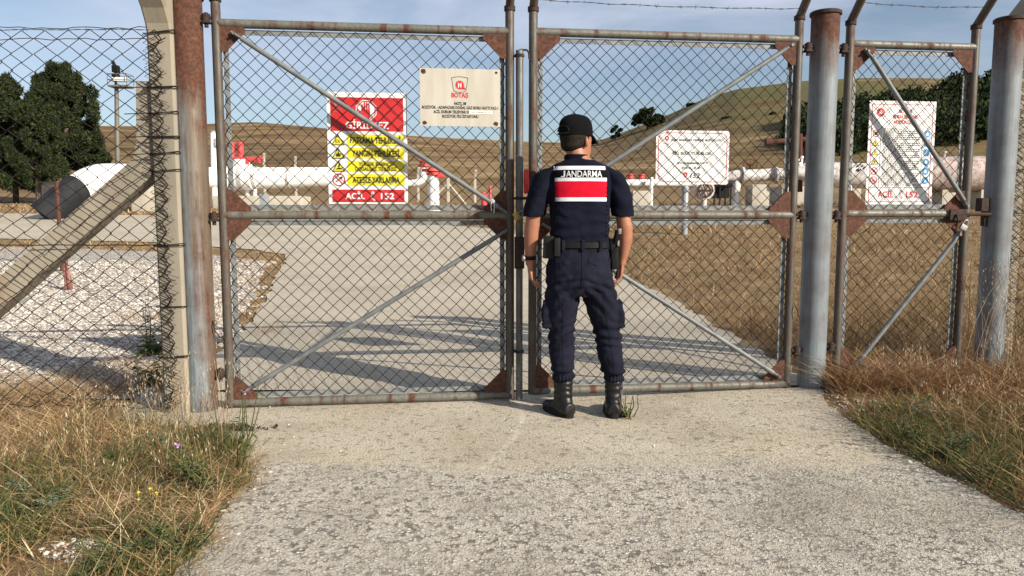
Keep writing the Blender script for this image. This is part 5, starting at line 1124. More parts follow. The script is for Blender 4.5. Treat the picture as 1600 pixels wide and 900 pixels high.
# shirt (torso + sleeves)
s = LB()
s.ring(dens([(-.022,-.002,1.512,.064,.067),(-.020,-.004,1.50,.069,.070),(-.012,-.008,1.482,.090,.077),(-.004,-.008,1.468,.135,.086),(0,-.004,1.44,.182,.098),(0,0,1.40,.205,.108),(0,0,1.34,.195,.114),(0,0,1.22,.172,.112),(0,0,1.10,.160,.108),(0,0,1.0,.165,.11),(0,0,.96,.162,.108)],4), n=36, ex=2.2)
for sx in (-1, 1):
    A = ARM[sx]; s.ring(dens([(sx*.150,0,1.44,.05,.07),(A[0][0]*.94,0,1.405,.066,.078),(A[0][0]+sx*.006,0,1.36,.070,.078),(A[1][0]+sx*.004,0,1.29,.068,.076),(A[2][0]+sx*.002,-.002,1.21,.066,.073),(A[2][0]+sx*.006,-.003,1.165,.066,.074)],4), n=24)
def wr_shirt(c):
    x, y, z = c.x, c.y, c.z; fo = .0045*math.sin((z*60+abs(x)*55)+5*noise.noise(Vector((x*6, y*6, z*6))))*math.exp(-((abs(x)-.215)/.05)**2); return fo+.005*noise.noise(Vector((x*9, y*9, z*16)))+.0025*noise.noise(Vector((x*25, y*25, z*30)))
shirt = fuse('shirt', s, 'shirt', .0055, 5, wr_shirt)
m = LB(); m.ring([(-.022,-.003,1.498,.072,.074),(-.023,-.002,1.518,.066,.069)], n=28); part(shirt, 'collar', m, M['vestside'])
# vest
v = LB()
v.ring(dens([(-.008,-.010,1.485,.092,.088),(-.004,-.008,1.462,.140,.102),(0,-.006,1.43,.170,.116),(0,-.002,1.38,.176,.126),(0,0,1.30,.176,.130),(0,0,1.20,.174,.130),(0,0,1.10,.170,.127),(0,0,1.045,.172,.126),(0,0,1.015,.176,.126)],4), n=44, ex=2.7)
def wr_vest(c):
    x, y, z = c.x, c.y, c.z
    low = max(0, min(1, (1.24-z)/.10)); f = .0055*low*math.sin(z*95+3*noise.noise(Vector((x*7, y*7, z*5)))*2)*(0.5+0.5*noise.noise(Vector((x*5, 2, z*9))))
    return f*1.25+.0045*noise.noise(Vector((x*8, y*10, z*15)))+.002*noise.noise(Vector((x*22, y*10, z*30)))-(.004 if abs(abs(x)-.150) < .004 and y < 0 else 0)
vest = fuse('vest', v, 'vest', .0055, 4, wr_vest)
bvh = BVHTree.FromPolygons([v_.co.copy() for v_ in vest.data.vertices], [tuple(p.vertices) for p in vest.data.polygons])
def back_y(x, z, off):                       # vest surface seen from behind (local coords)
    hit = bvh.ray_cast(Vector((x, -1, z)), Vector((0, 1, 0)))
    return (hit[0].y if hit[0] else -.12)-off
def zpx(py): p = ray(905, py); return CAMH+p.z/p.y*(MY-.13)-MZ
def xpx(px): p = ray(px, 300); return p.x/p.y*(MY-.13)-MX
def patch(name, px0, px1, py0, py1, off, mat, par=None, nxx=30, nzz=10, skew=0):
    m = MB(); x0, x1, z0, z1 = xpx(px0), xpx(px1), zpx(py1), zpx(py0)
    for j in range(nzz+1):
        for i in range(nxx+1):
            x = x0+(x1-x0)*i/nxx; z = z0+(z1-z0)*j/nzz+skew*(x-x0); m.v.append((MX+x, MY+back_y(x, z, off), MZ+z))
    for j in range(nzz):
        for i in range(nxx): q = j*(nxx+1)+i; m.f.append((q, q+1, q+nxx+2, q+nxx+1))
    # thin border skirts back to the vest
    rim = [i for i in range(nxx+1)]+[(nxx+1)*j+nxx for j in range(1, nzz+1)]+[(nxx+1)*nzz+i for i in range(nxx-1, -1, -1)]+[(nxx+1)*j for j in range(nzz-1, 0, -1)]
    o_ = len(m.v); m.v += [(m.v[i][0], m.v[i][1]+.006, m.v[i][2]) for i in rim]; n = len(rim)
    m.f += [(rim[k], o_+k, o_+(k+1) % n, rim[(k+1) % n]) for k in range(n)]
    return part(par or vest, name, m, M[mat], smooth=True)
patch('black_panel', 865, 951, 262, 281, .0035, 'vestside')
patch('white_band', 865.5, 946.5, 259, 265, .0055, 'vest_white', nzz=3); patch('white_band', 867.5, 949, 277.5, 283, .0055, 'vest_white', nzz=3)
patch('red_patch', 868, 949.5, 283.3, 308.2, .0052, 'vest_red', nzz=10); patch('white_band', 868, 949, 308.5, 314.5, .0055, 'vest_white', nzz=3)
m = MB(); tm = MB(); text_mesh(tm, 'ANDARMA', (xpx(884.5)+xpx(941))/2, (zpx(265.5)+zpx(277))/2, abs(zpx(266.4)-zpx(276.6)), 0, xpx(941)-xpx(884.5), .010)
jx, jz0, jz1 = xpx(882.3), zpx(276.6), zpx(266.4); jt, jh = .0052, jz1-jz0
J = [(jx-jt, jz1), (jx-jt, jz0+.32*jh), (jx-jt*1.4, jz0+.19*jh), (jx-jt*2.2, jz0+.15*jh), (jx-jt*3.2, jz0+.20*jh), (jx-jt*4.2, jz0+.06*jh), (jx-jt*2.6, jz0-.02*jh), (jx-jt*.9, jz0+.01*jh), (jx+jt*.3, jz0+.10*jh), (jx+jt*.6, jz0+.30*jh), (jx+jt*.6, jz1)]
for q_ in ((0,1,9,10), (1,2,8,9), (2,3,7,8), (3,4,5,6), (3,6,7)): poly(tm, [J[i] for i in q_], 0)
m.v = [(MX+x, MY+back_y(x, z, .0050), MZ+z) for x, y, z in tm.v]; m.f = tm.f; part(vest, 'lettering', m, M['vest_white'], smooth=False, fix=False)
for sx in (-1, 1):   # side lacing cord, seam
    m = MB(); pts = []
    for k in range(26): z = 1.04+.30*k/25; x = sx*(.146+(.005 if k % 2 else -.005)); pts.append((MX+x, MY+back_y(x, z, .003), MZ+z))
    m.tube(pts, .0028, 5); part(vest, 'side_lacing', m, M['belt'])
# trousers
t = LB()
t.ring(dens([(0,0,1.035,.160,.112),(0,0,.99,.168,.118),(0,-.006,.93,.182,.126),(0,-.010,.86,.192,.130),(.010,-.006,.77,.198,.122),(.016,0,.70,.175,.100)],4), n=40, ex=2.3)
LEGS = {-1: [(-.082,-.005,.86,.104,.118),(-.092,-.004,.76,.108,.110),(-.099,0,.66,.105,.106),(-.102,.006,.56,.092,.096),(-.100,.012,.49,.083,.090),(-.098,.004,.42,.080,.087),(-.096,-.006,.34,.077,.085),(-.092,-.006,.26,.071,.078),(-.088,-.002,.215,.060,.068),(-.087,0,.195,.056,.064)],
         1: [(.098,-.005,.86,.100,.118),(.115,-.004,.76,.106,.110),(.133,0,.66,.108,.106),(.155,.006,.56,.095,.096),(.170,.012,.49,.086,.090),(.183,.004,.42,.083,.087),(.192,-.006,.34,.079,.085),(.203,-.006,.26,.072,.078),(.210,-.002,.215,.060,.068),(.212,0,.195,.056,.064)]}
for sx in (-1, 1): t.ring(dens([(a_, b_, c_2, r1*.94, r2*.95) for a_, b_, c_2, r1, r2 in LEGS[sx]], 4), n=28)
for sx, x0 in ((-1, -.185), (1, .235)):  # cargo pockets
    t.box(MX+x0-.028, MX+x0+.028, MY-.055, MY+.07, MZ+.52, MZ+.675, .012, rot=Matrix.Rotation(-.14 if sx > 0 else .03, 3, 'Y'))
def wr_tr(c):
    x, y, z = c.x, c.y, c.z; kn = math.exp(-((z-.47)/.07)**2)+math.exp(-((z-.24)/.05)**2)*1.1+.5*math.exp(-((z-.78)/.06)**2)
    side = -1 if x < .04 else 1; cx_ = -.098 if side < 0 else .16
    f = .0065*kn*math.sin(z*120+(x-cx_)*28*side+4*noise.noise(Vector((x*6, y*6, z*6))))+.0055*noise.noise(Vector((x*8+z*5, y*8, z*7)))+.003*noise.noise(Vector((x*22, y*22, z*18)))
    # pleated elastic hem
    if z < .235: f += .003*math.sin(math.atan2(y, x-(-.088 if side < 0 else .21))*22)
    # diagonal drag lines from the crotch
    f += .004*math.exp(-((z-.70)/.12)**2)*math.sin((z*1.0+abs(x-.02)*1.1)*75)
    if z > .97: f *= .3
    return f*1.25+.002*noise.noise(Vector((x*40, y*40, z*26)))
tr = fuse('trousers', t, 'trouser', .0055, 4, wr_tr)
bt = BVHTree.FromPolygons([v_.co.copy() for v_ in tr.data.vertices], [tuple(p.vertices) for p in tr.data.polygons])
def tr_y(x, z, off): hit = bt.ray_cast(Vector((x, -1, z)), Vector((0, 1, 0))); return (hit[0].y if hit[0] else -.1)-off
def flap(poly_, off=.004, thick=.004):
    m = MB(); n = len(poly_); cx_ = sum(p[0] for p in poly_)/n; cz_ = sum(p[1] for p in poly_)/n
    V = [(MX+x, MY+tr_y(x, z, off), MZ+z) for x, z in poly_]; c = (MX+cx_, MY+tr_y(cx_, cz_, off+.001), MZ+cz_); m.v = [c]+V+[(a, b+thick+.003, d) for a, b, d in V]
    m.f = [(0, 1+k, 1+(k+1) % n) for k in range(n)]+[(1+k, 1+n+k, 1+n+(k+1) % n, 1+(k+1) % n) for k in range(n)]; return m
for sx in (-1, 1):
    c0 = sx*.092; pl = [(c0-.052, .935), (c0+.052, .935), (c0+.050, .905), (c0, .888), (c0-.050, .905)]; part(tr, 'back_pocket_flap', flap(pl), M['trouser'], smooth=False)
m = MB(); pts = [(MX+.004+.006*math.sin(k*.5)*0, MY+tr_y(.004, z, .0015), MZ+z) for k, z in enumerate(np.linspace(.975, .76, 16))]; m.tube(pts, .0022, 5)
for sx in (-1, 1):
    xs = -.10 if sx < 0 else None
    pts = []
    for z in np.linspace(.70, .24, 26): x = float(np.interp(z, [.2,.34,.49,.66,.76], [-.087,-.096,-.10,-.099,-.095] if sx < 0 else [.211,.192,.170,.135,.115])); pts.append((MX+x, MY+tr_y(x, z, .0006), MZ+z))
    m.tube(pts, .0016, 5)
part(tr, 'seam', m, M['trouser'])
# belt and its kit
b = LB(); b.ring([(0,0,.985,.174,.126),(0,0,.988,.179,.131),(0,0,1.020,.178,.131),(0,0,1.023,.173,.126)], n=44, ex=2.4); belt = part(man, 'belt', b, M['belt'])
m = MB(); 
for x in (.01, -.10, .115): yb = -.133 if abs(x) < .05 else -.118; m.box(MX+x-.009, MX+x+.009, MY+yb-.004, MY+yb+.004, MZ+.972, MZ+1.034, .002)
parts(belt, 'belt_loop', m, M['trouser'])
m = MB(); m.box(MX-.212, MX-.150, MY-.085, MY-.01, MZ+.925, MZ+1.05, .010, rot=Matrix.Rotation(.04, 3, 'Y')); m.box(MX-.210, MX-.152, MY-.092, MY-.005, MZ+1.01, MZ+1.055, .008); m.box(MX-.152, MX-.118, MY-.125, MY-.07, MZ+.94, MZ+1.045, .008)
part(belt, 'pouch', m, M['black_plastic'])
m = MB(); m.box(MX+.178, MX+.222, MY-.06, MY+.05, MZ+.86, MZ+1.04, .012, rot=Matrix.Rotation(-.08, 3, 'Y')); m.tube([mp(.205,-.055,1.02), mp(.212,-.075,1.085)], [.018,.016], 10); hol = part(belt, 'holster', m, M['black_plastic'])
m = MB(); m.box(MX+.214, MX+.232, MY-.088, MY-.060, MZ+1.065, MZ+1.098, .005); m.box(MX+.212, MX+.224, MY-.070, MY-.050, MZ+.995, MZ+1.03, .003); part(hol, 'grip_cap', m, M['steel'])
m = LB(); m.tb([(.212,-.06,1.05),(.222,-.06,1.02),(.205,-.085,.96),(.19,-.09,.93)], .0035, 6); part(belt, 'cord', m, M['belt'])
# watch
A = ARM[-1]; m = LB(); m.ring([(A[6][0],.026,.934,.034,.040),(A[6][0],.027,.931,.036,.042),(A[6][0],.028,.914,.035,.041),(A[6][0],.029,.911,.032,.038)], n=24); wt = part(man, 'wrist_watch', m, M['belt'])
m = MB().tube([mp(A[6][0]-.030,.020,.922), mp(A[6][0]-.043,.016,.922)], .019, 16); part(wt, 'case', m, M['steel'])
# boots
def boot(ax, ay, ang, name='boot'):
    m = LB(); BW = 1.14; c, q = math.cos(ang), math.sin(ang)
    def P(x, y): return (ax+x*c-y*q, ay+x*q+y*c)
    m.ring([(ax,ay,z,rx,ry) for z, rx, ry in ((.30,.048,.056),(.245,.052,.060),(.20,.054,.062),(.15,.053,.062),(.11,.051,.066),(.075,.050,.072),(.05,.049,.074))], n=24, yaw=ang, cen=(ax, ay))
    # foot: stations along the length
    st = []
    for t_, wd_, ht in ((-.085,.030,.070),(-.07,.038,.085),(-.03,.042,.095),(.02,.043,.088),(.07,.046,.068),(.12,.050,.055),(.16,.047,.048),(.185,.036,.040),(.20,.014,.026)): st.append((t_, wd_, ht))
    vs = []; n = 16
    for t_, wd_, ht in st:
        for k in range(n):
            a = 2*PI*k/n; x = wd_*BW*math.cos(a); z = .018+(ht-.018)*max(math.sin(a), 0)**.8+min(math.sin(a), 0)*.010; p = P(x, t_); vs.append(mp(p[0], p[1], z))
    fs = [(i*n+k, i*n+(k+1) % n, (i+1)*n+(k+1) % n, (i+1)*n+k) for i in range(len(st)-1) for k in range(n)]+[tuple(range(n)), tuple((len(st)-1)*n+k for k in range(n))]
    m.add(vs, fs)
    o = fuse(name, m, 'boot', .005, 3, lambda c_: .0022*math.sin(c_.z*170+3*noise.noise(c_*12))*(1 if c_.z > .10 else .2)+.001*noise.noise(c_*60))
    sl_ = MB(); n = 28; out = []
    for k in range(n):
        a = 2*PI*k/n; y = .058+.150*math.sin(a); wd_ = .049*(1-.10*math.cos(a*2+PI))*(.92 if y < .03 else 1.0); x = math.copysign(abs(math.cos(a))**.62, math.cos(a))*wd_*1.12; out.append(P(x, y))
    vs = [mp(x, y, z) for z in (-.012, .0, .018, .024) for x, y in out]; fs = [(j*n+k, j*n+(k+1) % n, (j+1)*n+(k+1) % n, (j+1)*n+k) for j in range(3) for k in range(n)]+[tuple(range(n)), tuple(3*n+k for k in range(n))]
    sl_.add(vs, fs); part(o, 'sole', sl_, M['sole'])
    ls = LB()
    for i in range(5): z = .10+.028*i; yy = ay+.056; ls.tb([(ax-.022, yy*.98, z), (ax, yy+.004, z+.008), (ax+.022, yy*.98, z)], .0025, 5)
    part(o, 'lace', ls, M['belt']); return o
bl = boot(-.088, .0, R(27)); brt = boot(.212, .0, -R(6))
m = LB(); m.tb([(.258,-.022,.235),(.262,-.030,.16),(.250,-.045,.09),(.258,-.02,.05)], .0022, 5); m.tb([(.252,-.03,.20),(.248,-.045,.14),(.256,-.035,.10)], .002, 5); part(brt, 'loose_lace', m, M['sign_grey'])
# ---------------------------------------------------------------- grasses, weeds, stones
def blades(pts, hmin, hmax, w, lean, seed, bend=0.5, drop=0.0):
    """numpy blades: pts (n,2)"""
    rg = np.random.default_rng(seed); n = len(pts); x, y = pts[:, 0], pts[:, 1]; z = hgt(x, y)
    h = hmin+(hmax-hmin)*rg.random(n)**1.6; a = rg.random(n)*2*PI; ln = lean*(0.3+rg.random(n)); wd = w*(0.6+0.8*rg.random(n)); fa = rg.random(n)*2*PI
    dx, dy = np.cos(a), np.sin(a); sx, sy = np.cos(fa)*wd, np.sin(fa)*wd; V = []
    for t, ww in ((0, 1), (.4, .85), (.75, .6)):
        off = ln*h*(t+bend*t*t); zz = z+h*(t-drop*t*t)*np.sqrt(np.maximum(1-(ln*0.5*t)**2, .12))-0.004
        cx, cy = x+dx*off, y+dy*off
        V += [np.stack([cx-sx*ww, cy-sy*ww, zz], 1), np.stack([cx+sx*ww, cy+sy*ww, zz], 1)]
    off = ln*h*(1+bend); V.append(np.stack([x+dx*off, y+dy*off, z+h*(1-drop)*np.sqrt(np.maximum(1-(ln*.5)**2, .10))], 1))
    vs = np.stack(V, 1).reshape(-1, 3); b = (np.arange(n)*7)[:, None]
    q = np.concatenate([b+np.array([[0,1,3,2]]), b+np.array([[2,3,5,4]])]); t3 = b+np.array([[4,5,6]])
    m = MB(); m.v = vs.tolist(); m.f = q.tolist()+t3.tolist(); return m
def cat_mb(*ms):
    m = MB()
    for a in ms: o = len(m.v); m.v += a.v; m.f += [[i+o for i in f] for f in a.f]
    return m
def scatter(n, x0, x1, y0, y1, seed, keep, clump=0.0, cs=1.5, thr=0.0):
    rg = np.random.default_rng(seed); P = np.stack([x0+(x1-x0)*rg.random(n), y0+(y1-y0)*rg.random(n)], 1); out = []
    for x, y in P:
        if abs(x) < .72*y+.6+max(0, y-30) and keep(x, y) and nx(x, y, seed, cs)+0.35*rg.random() > thr: out.append((x, y))
    P = np.array(out) if out else np.zeros((0, 2))
    if clump: P = P+rg.normal(size=P.shape)*clump
    return P
def stuff(name, label, cat, m, mat): return single(name, label, cat, m, M[mat], (0, 0, 0), kind='stuff', smooth=False, fix=False)
def eL(y): return tab(AL, y)+0.03+0.16*nx(y*3, 2)+0.09*nx(y*11, 6)
def eR(y): return tab(AR, y)+0.10*nx(y*4, 12)+0.05*nx(y*13, 16)
bare = lambda x, y: math.hypot((x+1.58)/1.0, (y-2.55)/0.4) < 0.20+0.16*nx(x*5, y*5)   # pale stones showing through
inL = lambda x, y: x < eL(y)-0.02 and not bare(x, y) and x < tab([(1,9),(3.55,9),(3.9,-1.75),(4.05,-2.2),(4.3,-2.55),(5,-2.6)], y)+.15*nx(x*6, y*6, 4)
dryzone = lambda x, y: y > 3.55+0.35*nx(x*1.3, 7)+(x+2.2)*0.5
M_ = []
M_.append(blades(scatter(26000, -5.0, -1.2, 3.0, 4.9, 1, lambda x, y: inL(x, y) and dryzone(x, y)), .03, .15, .0022, 1.7, 1, .7))
M_.append(blades(scatter(9000, -5.0, -1.2, 3.0, 5.1, 2, lambda x, y: inL(x, y) and dryzone(x, y)), .03, .13, .0017, 1.5, 2, 1.0))
M_.append(blades(scatter(46000, -3.4, -0.9, 1.7, 4.0, 3, inL, .01), .02, .12, .0019, 1.4, 3, .8))
M_.append(blades(scatter(2600, -5.0, -1.0, 1.8, 4.2, 4, inL, .01), .08, .26, .0013, .6, 4, .6))
stuff('dry_grass', 'matted orange dry grass on the left verge before the fence', 'grass', cat_mb(*M_), 'dry')
M_ = [blades(scatter(42000, -3.4, -0.9, 1.7, 3.9, 5, lambda x, y: inL(x, y) and not dryzone(x, y), .02, 2.2, .0), .02, .13, .0022, .9, 5, .6),
      blades(scatter(1600, -2.4, -1.35, 3.2, 4.2, 6, lambda x, y: x < eL(y) and y > 3.2), .05, .22, .0018, .6, 6, .5)]
stuff('green_grass', 'green weeds and grass on the left verge beside the driveway', 'grass', cat_mb(*M_), 'green')
# right verge
inR = lambda x, y: x > eR(y)+0.02+(.18 if y > 4.6 else 0) and not (x < 2.35 and y > 4.9)
R1 = [blades(scatter(16000, 1.8, 5.4, 2.4, 5.2, 11, lambda x, y: inR(x, y) and y > 3.6+.3*nx(x*2, 3), .01), .04, .18, .0020, 1.4, 11, .9),
      blades(scatter(9000, 1.9, 5.6, 3.9, 6.2, 12, inR, .015), .05, .24, .0017, 1.2, 12, 1.0, .1),
      blades(scatter(7000, 1.8, 4.6, 2.3, 4.0, 13, inR), .03, .20, .0018, 1.1, 13, .7)]
R1.append(blades(scatter(9000, 2.15, 5.0, 4.35, 5.15, 15, lambda x, y: True, .01), .06, .27, .0018, .9, 15, 1.0, .1)); R1.append(blades(scatter(5000, 2.12, 3.3, 4.62, 4.98, 16, lambda x, y: True, .01), .10, .34, .0017, .9, 16, 1.0, .1))
R2 = [blades(scatter(17000, 1.8, 4.2, 2.4, 4.35, 14, lambda x, y: inR(x, y) and y < 4.2+.25*nx(x*2, 5), .02, 1.5, -.10), .03, .17, .0020, .9, 14, .6)]
stuff('green_grass', 'green weed strip along the right edge of the driveway', 'grass', cat_mb(*R2), 'green')
stuff('dry_grass', 'tangled reddish dry grass on the right verge round the pedestrian gate', 'grass', cat_mb(*R1), 'dryred')
# field behind the gate
road_r = lambda y: tab(RR_, y)+0.15*nx(y*1.5, 3)+.1
fld = lambda x, y: x > road_r(y) and y > 5.3 and x < 1.3*y
F1 = [blades(scatter(42000, 1.8, 8.5, 5.2, 9.5, 21, fld, .02), .04, .18, .0019, 1.2, 21, .7), blades(scatter(9000, 2.2, 6, 5.2, 7.4, 23, fld, .02), .15, .42, .0020, .8, 23, .9)]
F2 = [blades(scatter(26000, -1, 22, 9.5, 19, 22, fld, .03), .06, .20, .0060, 1.0, 22, .6)]
F3 = [blades(scatter(16000, -6, 38, 19, 34, 24, lambda x, y: y > 22 and x > tab(RR_, y)+.3 or x > road_r(y), .05), .08, .26, .013, .9, 24, .6)]
stuff('field_grass', 'dry brown field grass beyond the gate right of the road', 'grass', cat_mb(*F1, *F2, *F3), 'field')
# margins of the gravel island and the far verge
gm = lambda x, y: (tab(GRL, y)-.9+.7*nx(x*1.2, y*1.2) < x < tab(RL, y)+.12*nx(y*2, 1) and y > 6.5) or (y > 16.3 and nx(x*.4, y*.9, 3) > .05 and x < tab(RL, y))
G1 = [blades(scatter(60000, -26, -2.2, 5.5, 20.5, 31, gm, .04), .03, .16, .004, 1.1, 31, .6), blades(scatter(14000, -40, -2, 25, 34, 32, lambda x, y: x < tab(RR_, y)-1 and y > 28.9 or (y > 26 and x > tab(RR_, y)+.5)), .08, .22, .012, .9, 32, .6),
      blades(scatter(16000, -6, -2.35, 4.6, 8.5, 33, lambda x, y: nx(x*1.1, y*1.1, 8) > (.12 if y < 6 else .28)), .04, .16, .002, 1.3, 33, .7), blades(scatter(2500, -3.6, -2.25, 4.7, 5.9, 34, lambda x, y: True), .03, .12, .002, 1.1, 34, .6)]
stuff('margin_grass', 'dry grass along the margins of the gravel yard and far road', 'grass', cat_mb(*G1), 'dry')
# oat stems with drooping pale heads
def oats(spots, seed):
    rr_ = random.Random(seed); st = MB(); hd = MB()
    for (x, y, h) in spots:
        z = H(x, y); a = rr_.random()*2*PI; ln = rr_.uniform(.08, .3)*h; pts = [Vector((x+math.cos(a)*ln*t*t, y+math.sin(a)*ln*t*t, z+h*(t-.10*t**3))) for t in (0,.25,.5,.75,.9,1)]
        st.tube(pts, [.0014,.0013,.0012,.001,.0008,.0006], 3, cap=False)
        for k in range(rr_.randint(5, 10)):
            t = .62+.38*rr_.random(); i = min(int(t*5), 4); p = pts[i].lerp(pts[i+1], t*5-i) if i < 5 else pts[5]; d = Vector((rr_.uniform(-1,1), rr_.uniform(-1,1), 0))*.03; q_ = p+d+Vector((0,0,-.005)); e = q_+Vector((d.x*.3, d.y*.3, -rr_.uniform(.014,.026))); s_ = Vector((rr_.uniform(-1,1), rr_.uniform(-1,1), 0)).normalized()*.0018
            m_ = (q_+e)/2; hd.add([q_, m_+s_, e, m_-s_], [(0,1,2,3)]); st.add([p, q_, q_+Vector((.0008,0,0))], [(0,1,2)])
    return st, hd
rr_ = random.Random(8); sp = []
for _ in range(34): sp.append((rr_.uniform(-2.2,-1.62), rr_.uniform(4.0,4.3), rr_.uniform(.2,.52)))
for _ in range(60): x = rr_.uniform(-2.2,-1.3); y = rr_.uniform(2.9,4.0); sp.append((x, y, rr_.uniform(.2,.38))) if x < eL(y)-.05 else None
for _ in range(110): x = rr_.uniform(2.3,4.2); y = 4.5+rr_.uniform(-.5,.9); sp.append((x, y, rr_.uniform(.25,.6 if x > 2.9 else .4)))
for _ in range(50): sp.append((rr_.uniform(3.0,3.55), rr_.uniform(4.75,4.95), rr_.uniform(.6,.98)))
for _ in range(60): x = rr_.uniform(2.2,3.6); y = rr_.uniform(2.9,4.3); sp.append((x, y, rr_.uniform(.2,.4)))
st, hd = oats(sp, 9); stuff('oat_stems', 'thin dry wild oat stems on both verges', 'grass', st, 'dry'); stuff('oat_seed_heads', 'drooping pale wild oat seed heads on both verges', 'grass', hd, 'seed')
# leafy weeds
def leafy(name, label, x, y, h, n, lw, mat, seed, stems=3, flower=None, fn=0, cat='plant', spread=.06):
    rr_ = random.Random(seed); z = H(x, y); o = thing(name, label, cat, (x, y, z)); s = MB(); l = MB(); fl = MB()
    for i in range(stems):
        a = rr_.random()*2*PI; tip = Vector((x+math.cos(a)*spread*rr_.uniform(.3,1.2), y+math.sin(a)*spread*rr_.uniform(.3,1.2), z+h*rr_.uniform(.7,1))); b0 = Vector((x+rr_.uniform(-.02,.02), y+rr_.uniform(-.02,.02), z-.01))
        mid = b0.lerp(tip, .5)+Vector((rr_.uniform(-.02,.02), rr_.uniform(-.02,.02), 0)); s.tube([b0, mid, tip], [.004,.003,.0015], 5)
        for k in range(n):
            t = rr_.random()**1.3; p = b0.lerp(mid, t*2) if t < .5 else mid.lerp(tip, t*2-1); a2 = rr_.random()*2*PI; L_ = lw*(1-.6*t)*rr_.uniform(.6,1.3); d = Vector((math.cos(a2), math.sin(a2), rr_.uniform(-.2,.7))); sd = Vector((-math.sin(a2), math.cos(a2), 0))*L_*.16
            l.add([p, p+d*L_*.5+sd, p+d*L_-Vector((0,0,L_*.25)), p+d*L_*.5-sd], [(0,1,2,3)])
        if flower and i < fn:
            for k in range(16): a2 = k/16*2*PI; d = Vector((math.cos(a2)*rr_.uniform(.7,1), math.sin(a2)*rr_.uniform(.7,1), rr_.uniform(.2,.9)))*(.019 if flower == 'purple' else .008); q_ = Vector((-math.sin(a2), math.cos(a2), 0))*.004; fl.add([tip, tip+d*.6+q_, tip+d, tip+d*.6-q_], [(0,1,2,3)])
            fl.ball((tip.x, tip.y, tip.z-.003), .006 if flower == 'purple' else .003, 1)
    part(o, 'stem', s, M['green']); part(o, 'leaf', l, M[mat], smooth=False, fix=False)
    if flower and fl.v: part(o, 'flower', fl, M[flower], smooth=False, fix=False)
    return o
def at(px, py): # ground point under a pixel, near field (z about 0)
    r = ray(px, py); t = (CAMH-.02)/-r.z; return r.x*t, r.y*t
x, y = at(230, 546); leafy('tall_weed', 'tall dark green weed behind the left fence beside the concrete post', x, y, .52, 26, .09, 'leaf', 1, 4, spread=.05)
x, y = at(240, 552); leafy('broad_weed', 'bushy broad leaved weed at the foot of the tall one', x, y, .14, 34, .13, 'leaf', 2, 7, spread=.16)
x, y = at(235, 600); leafy('broad_weed', 'dark weed in the shade behind the concrete post foot', x, y, .2, 30, .09, 'leaf', 3, 6, spread=.14)
x, y = at(372, 735); leafy('knapweed', 'purple flowered knapweed with long bare stems nearest the left gate leaf', x, y, .48, 5, .05, 'green', 4, 7, 'purple', 1, spread=.16)
x, y = at(318, 770); leafy('knapweed', 'purple flowered knapweed lower down the left verge', x, y, .25, 8, .05, 'green', 5, 5, 'purple', 1, spread=.10)
x, y = at(140, 850); 0 and leafy('knapweed', 'purple flowered weed near the bare stones of the left verge', x, y, .20, 8, .05, 'green', 6, 4, 'purple', 1, spread=.06)
x, y = at(1570, 590); leafy('knapweed', 'purple flowered knapweed beside the rightmost grey post', x, y, .26, 8, .05, 'green', 7, 5, 'purple', 2, spread=.08)
x, y = at(985, 648); leafy('grass_tuft', 'thin green tuft growing in the concrete by the man\'s right boot', x, y, .17, 3, .08, 'green', 8, 7, spread=.09)
for i, (px, py, h) in enumerate(((1425,640,.14),(1455,655,.12),(95,775,.10),(255,690,.12),(335,680,.10),(25,760,.1),(1500,700,.12))):
    x, y = at(px, py+14); leafy('grey_herb', ('small grey green herb at the top of the right verge','grey green herb just right of its smaller twin','grey herb in the middle of the left verge','grey herb by the concrete post foot','grey herb at the foot of the knapweed','grey herb at the left picture edge','grey herb low on the right verge')[i], x, y, h, 60, .035, 'sage', 20+i, 9, spread=.11)
for i, (px, py) in enumerate(((1392,662),(1440,650),(228,800))):
    x, y = at(px, py); leafy('yellow_flower', ('yellow flowers at the driveway edge of the right verge','yellow flowers between the right grey herbs','yellow flower in the middle of the left verge','yellow flower at the bottom of the left verge','yellow flower in the upper left verge')[i], x, y, .10, 10, .04, 'green', 40+i, 5, 'yellow_f', 4, spread=.06)
for i, (px, py, h, s_) in enumerate(((60,800,.12,.2),(330,760,.22,.2),(290,860,.16,.2),(200,720,.14,.18),(1480,720,.18,.22),(1420,700,.16,.2),(1540,760,.14,.2),(180,880,.12,.16))):
    x, y = at(px, py); leafy('leafy_weed', ('leafy weed near the left picture edge','upright leafy weed at the driveway edge of the left verge','leafy weed at the bottom of the left verge beside the driveway','leafy weed in the dry grass of the left verge','leafy weed in the middle of the right verge','leafy weed beside the driveway on the right verge','leafy weed low on the right verge','leafy weed below the bare stones')[i], x, y, h, 22, .05, 'leaf', 60+i, 12, spread=s_)
# dead brown scrap leaves by the gate foot
x, y = at(360, 668); rr_ = random.Random(2); m = MB()
for k in range(160):
    c = Vector((x+rr_.gauss(0,.09), y+rr_.gauss(0,.025), H(x,y)+.012+abs(rr_.gauss(0,.012)))); d = Vector((rr_.gauss(0,1), rr_.gauss(0,1), rr_.gauss(0,.6)))*.012; e = Vector((rr_.gauss(0,1), rr_.gauss(0,1), rr_.gauss(0,1)))*.008; m.add([c-d, c+e, c+d, c-e], [(0,1,2,3)])
stuff('dead_leaves', 'curled brown dead leaves before the foot of the left gate leaf', 'leaves', m, 'dark_iron')
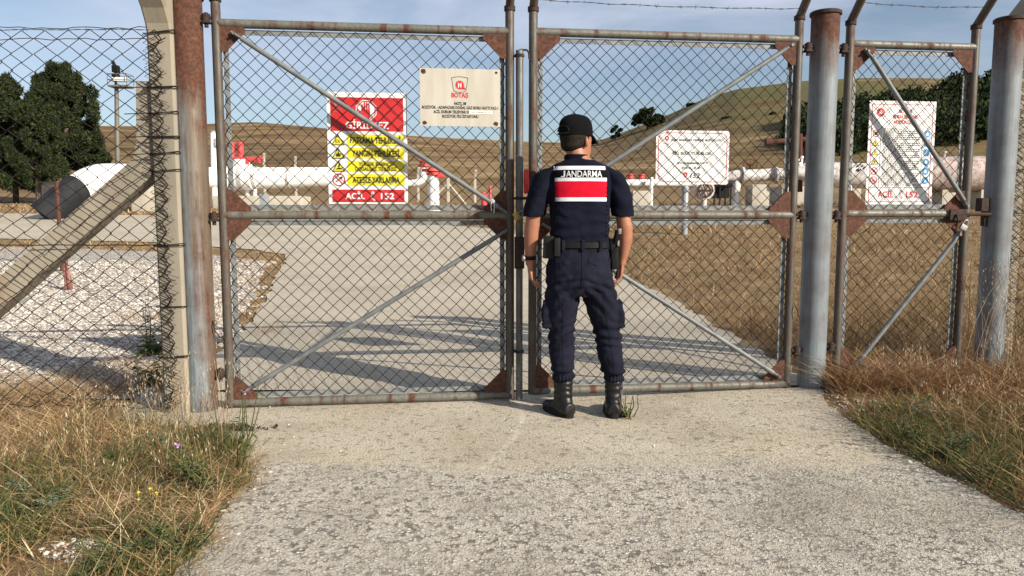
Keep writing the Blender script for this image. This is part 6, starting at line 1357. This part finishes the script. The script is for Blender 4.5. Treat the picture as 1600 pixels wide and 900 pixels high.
# stones: low polyhedra with individual squash
def stones(P, smin, smax, seed, flat=.6, sink=.2, lift=0.0):
    bm = bmesh.new(); bmesh.ops.create_icosphere(bm, subdivisions=1, radius=1); bv = np.array([v.co[:] for v in bm.verts]); bf = np.array([[v.index for v in f.verts] for f in bm.faces]); bm.free()
    rg = np.random.default_rng(seed); n = len(P); s = smin+(smax-smin)*rg.random(n)**2; a = rg.random(n)*2*PI
    V = bv[None]*(1+.22*rg.normal(size=(n, len(bv), 1))); V = V*np.stack([np.ones(n), .6+.4*rg.random(n), flat*(.6+.6*rg.random(n))], 1)[:, None]*s[:, None, None]
    c, q = np.cos(a)[:, None], np.sin(a)[:, None]; X = V[..., 0]*c-V[..., 1]*q+P[:, 0:1]; Y_ = V[..., 0]*q+V[..., 1]*c+P[:, 1:2]; Z = V[..., 2]+(hgt(P[:, 0], P[:, 1])+s*(flat*.5-sink)+lift)[:, None]
    m = MB(); m.v = np.stack([X, Y_, Z], -1).reshape(-1, 3).tolist(); m.f = (bf[None]+(np.arange(n)*len(bv))[:, None, None]).reshape(-1, 3).tolist(); return m
gy = lambda x, y: x < tab(GRL, y)+.1+.5*nx(y*2, x*2, 3)-abs(nx(x*5, y*5))*.5 and y > 4.9+.2*nx(x*2, 1)
S1 = [stones(scatter(60000, -8.0, -2.2, 4.7, 9.5, 51, gy, 0, 1, -9), .004, .024, 51, lift=.01), stones(scatter(24000, -13, -3, 9.5, 15, 52, gy, 0, 1, -9), .012, .034, 52, lift=.01)]
stuff('gravel_stones', 'loose white limestone gravel behind the left fence', 'gravel', cat_mb(*S1), 'stone')
onD = lambda x, y: eL(y) < x < eR(y) and y < near_edge(x)+.03
S2 = [stones(scatter(11000, -1.3, 2.4, 2.0, 3.5, 53, onD, 0, 1, -9), .0022, .0072, 53, .5, .15, .006), stones(scatter(500, -1.9, 2.2, 3.3, 4.5, 54, lambda x, y: eL(y) < x < eR(y), 0, 1, -9), .002, .006, 54, .6, .1, .012),
      stones(scatter(1500, -1.9, 2.4, 2.2, 4.6, 55, lambda x, y: abs(x-eL(y)) < .10 or abs(x-eR(y)) < .12, 0, 1, -9), .003, .014, 55, .6, .1, .008),
      stones(scatter(1600, -2.0, -1.2, 2.3, 2.8, 56, bare, 0, 1, -9), .004, .012, 56, .6, .1, .0),
      stones(scatter(500, 1.6, 2.3, 4.0, 5.2, 57, lambda x, y: True, 0, 1, -9), .004, .014, 57, .6, .1, .006)]
stuff('driveway_pebbles', 'small pale pebbles set in and lying on the driveway', 'pebbles', cat_mb(*S2), 'pebble')
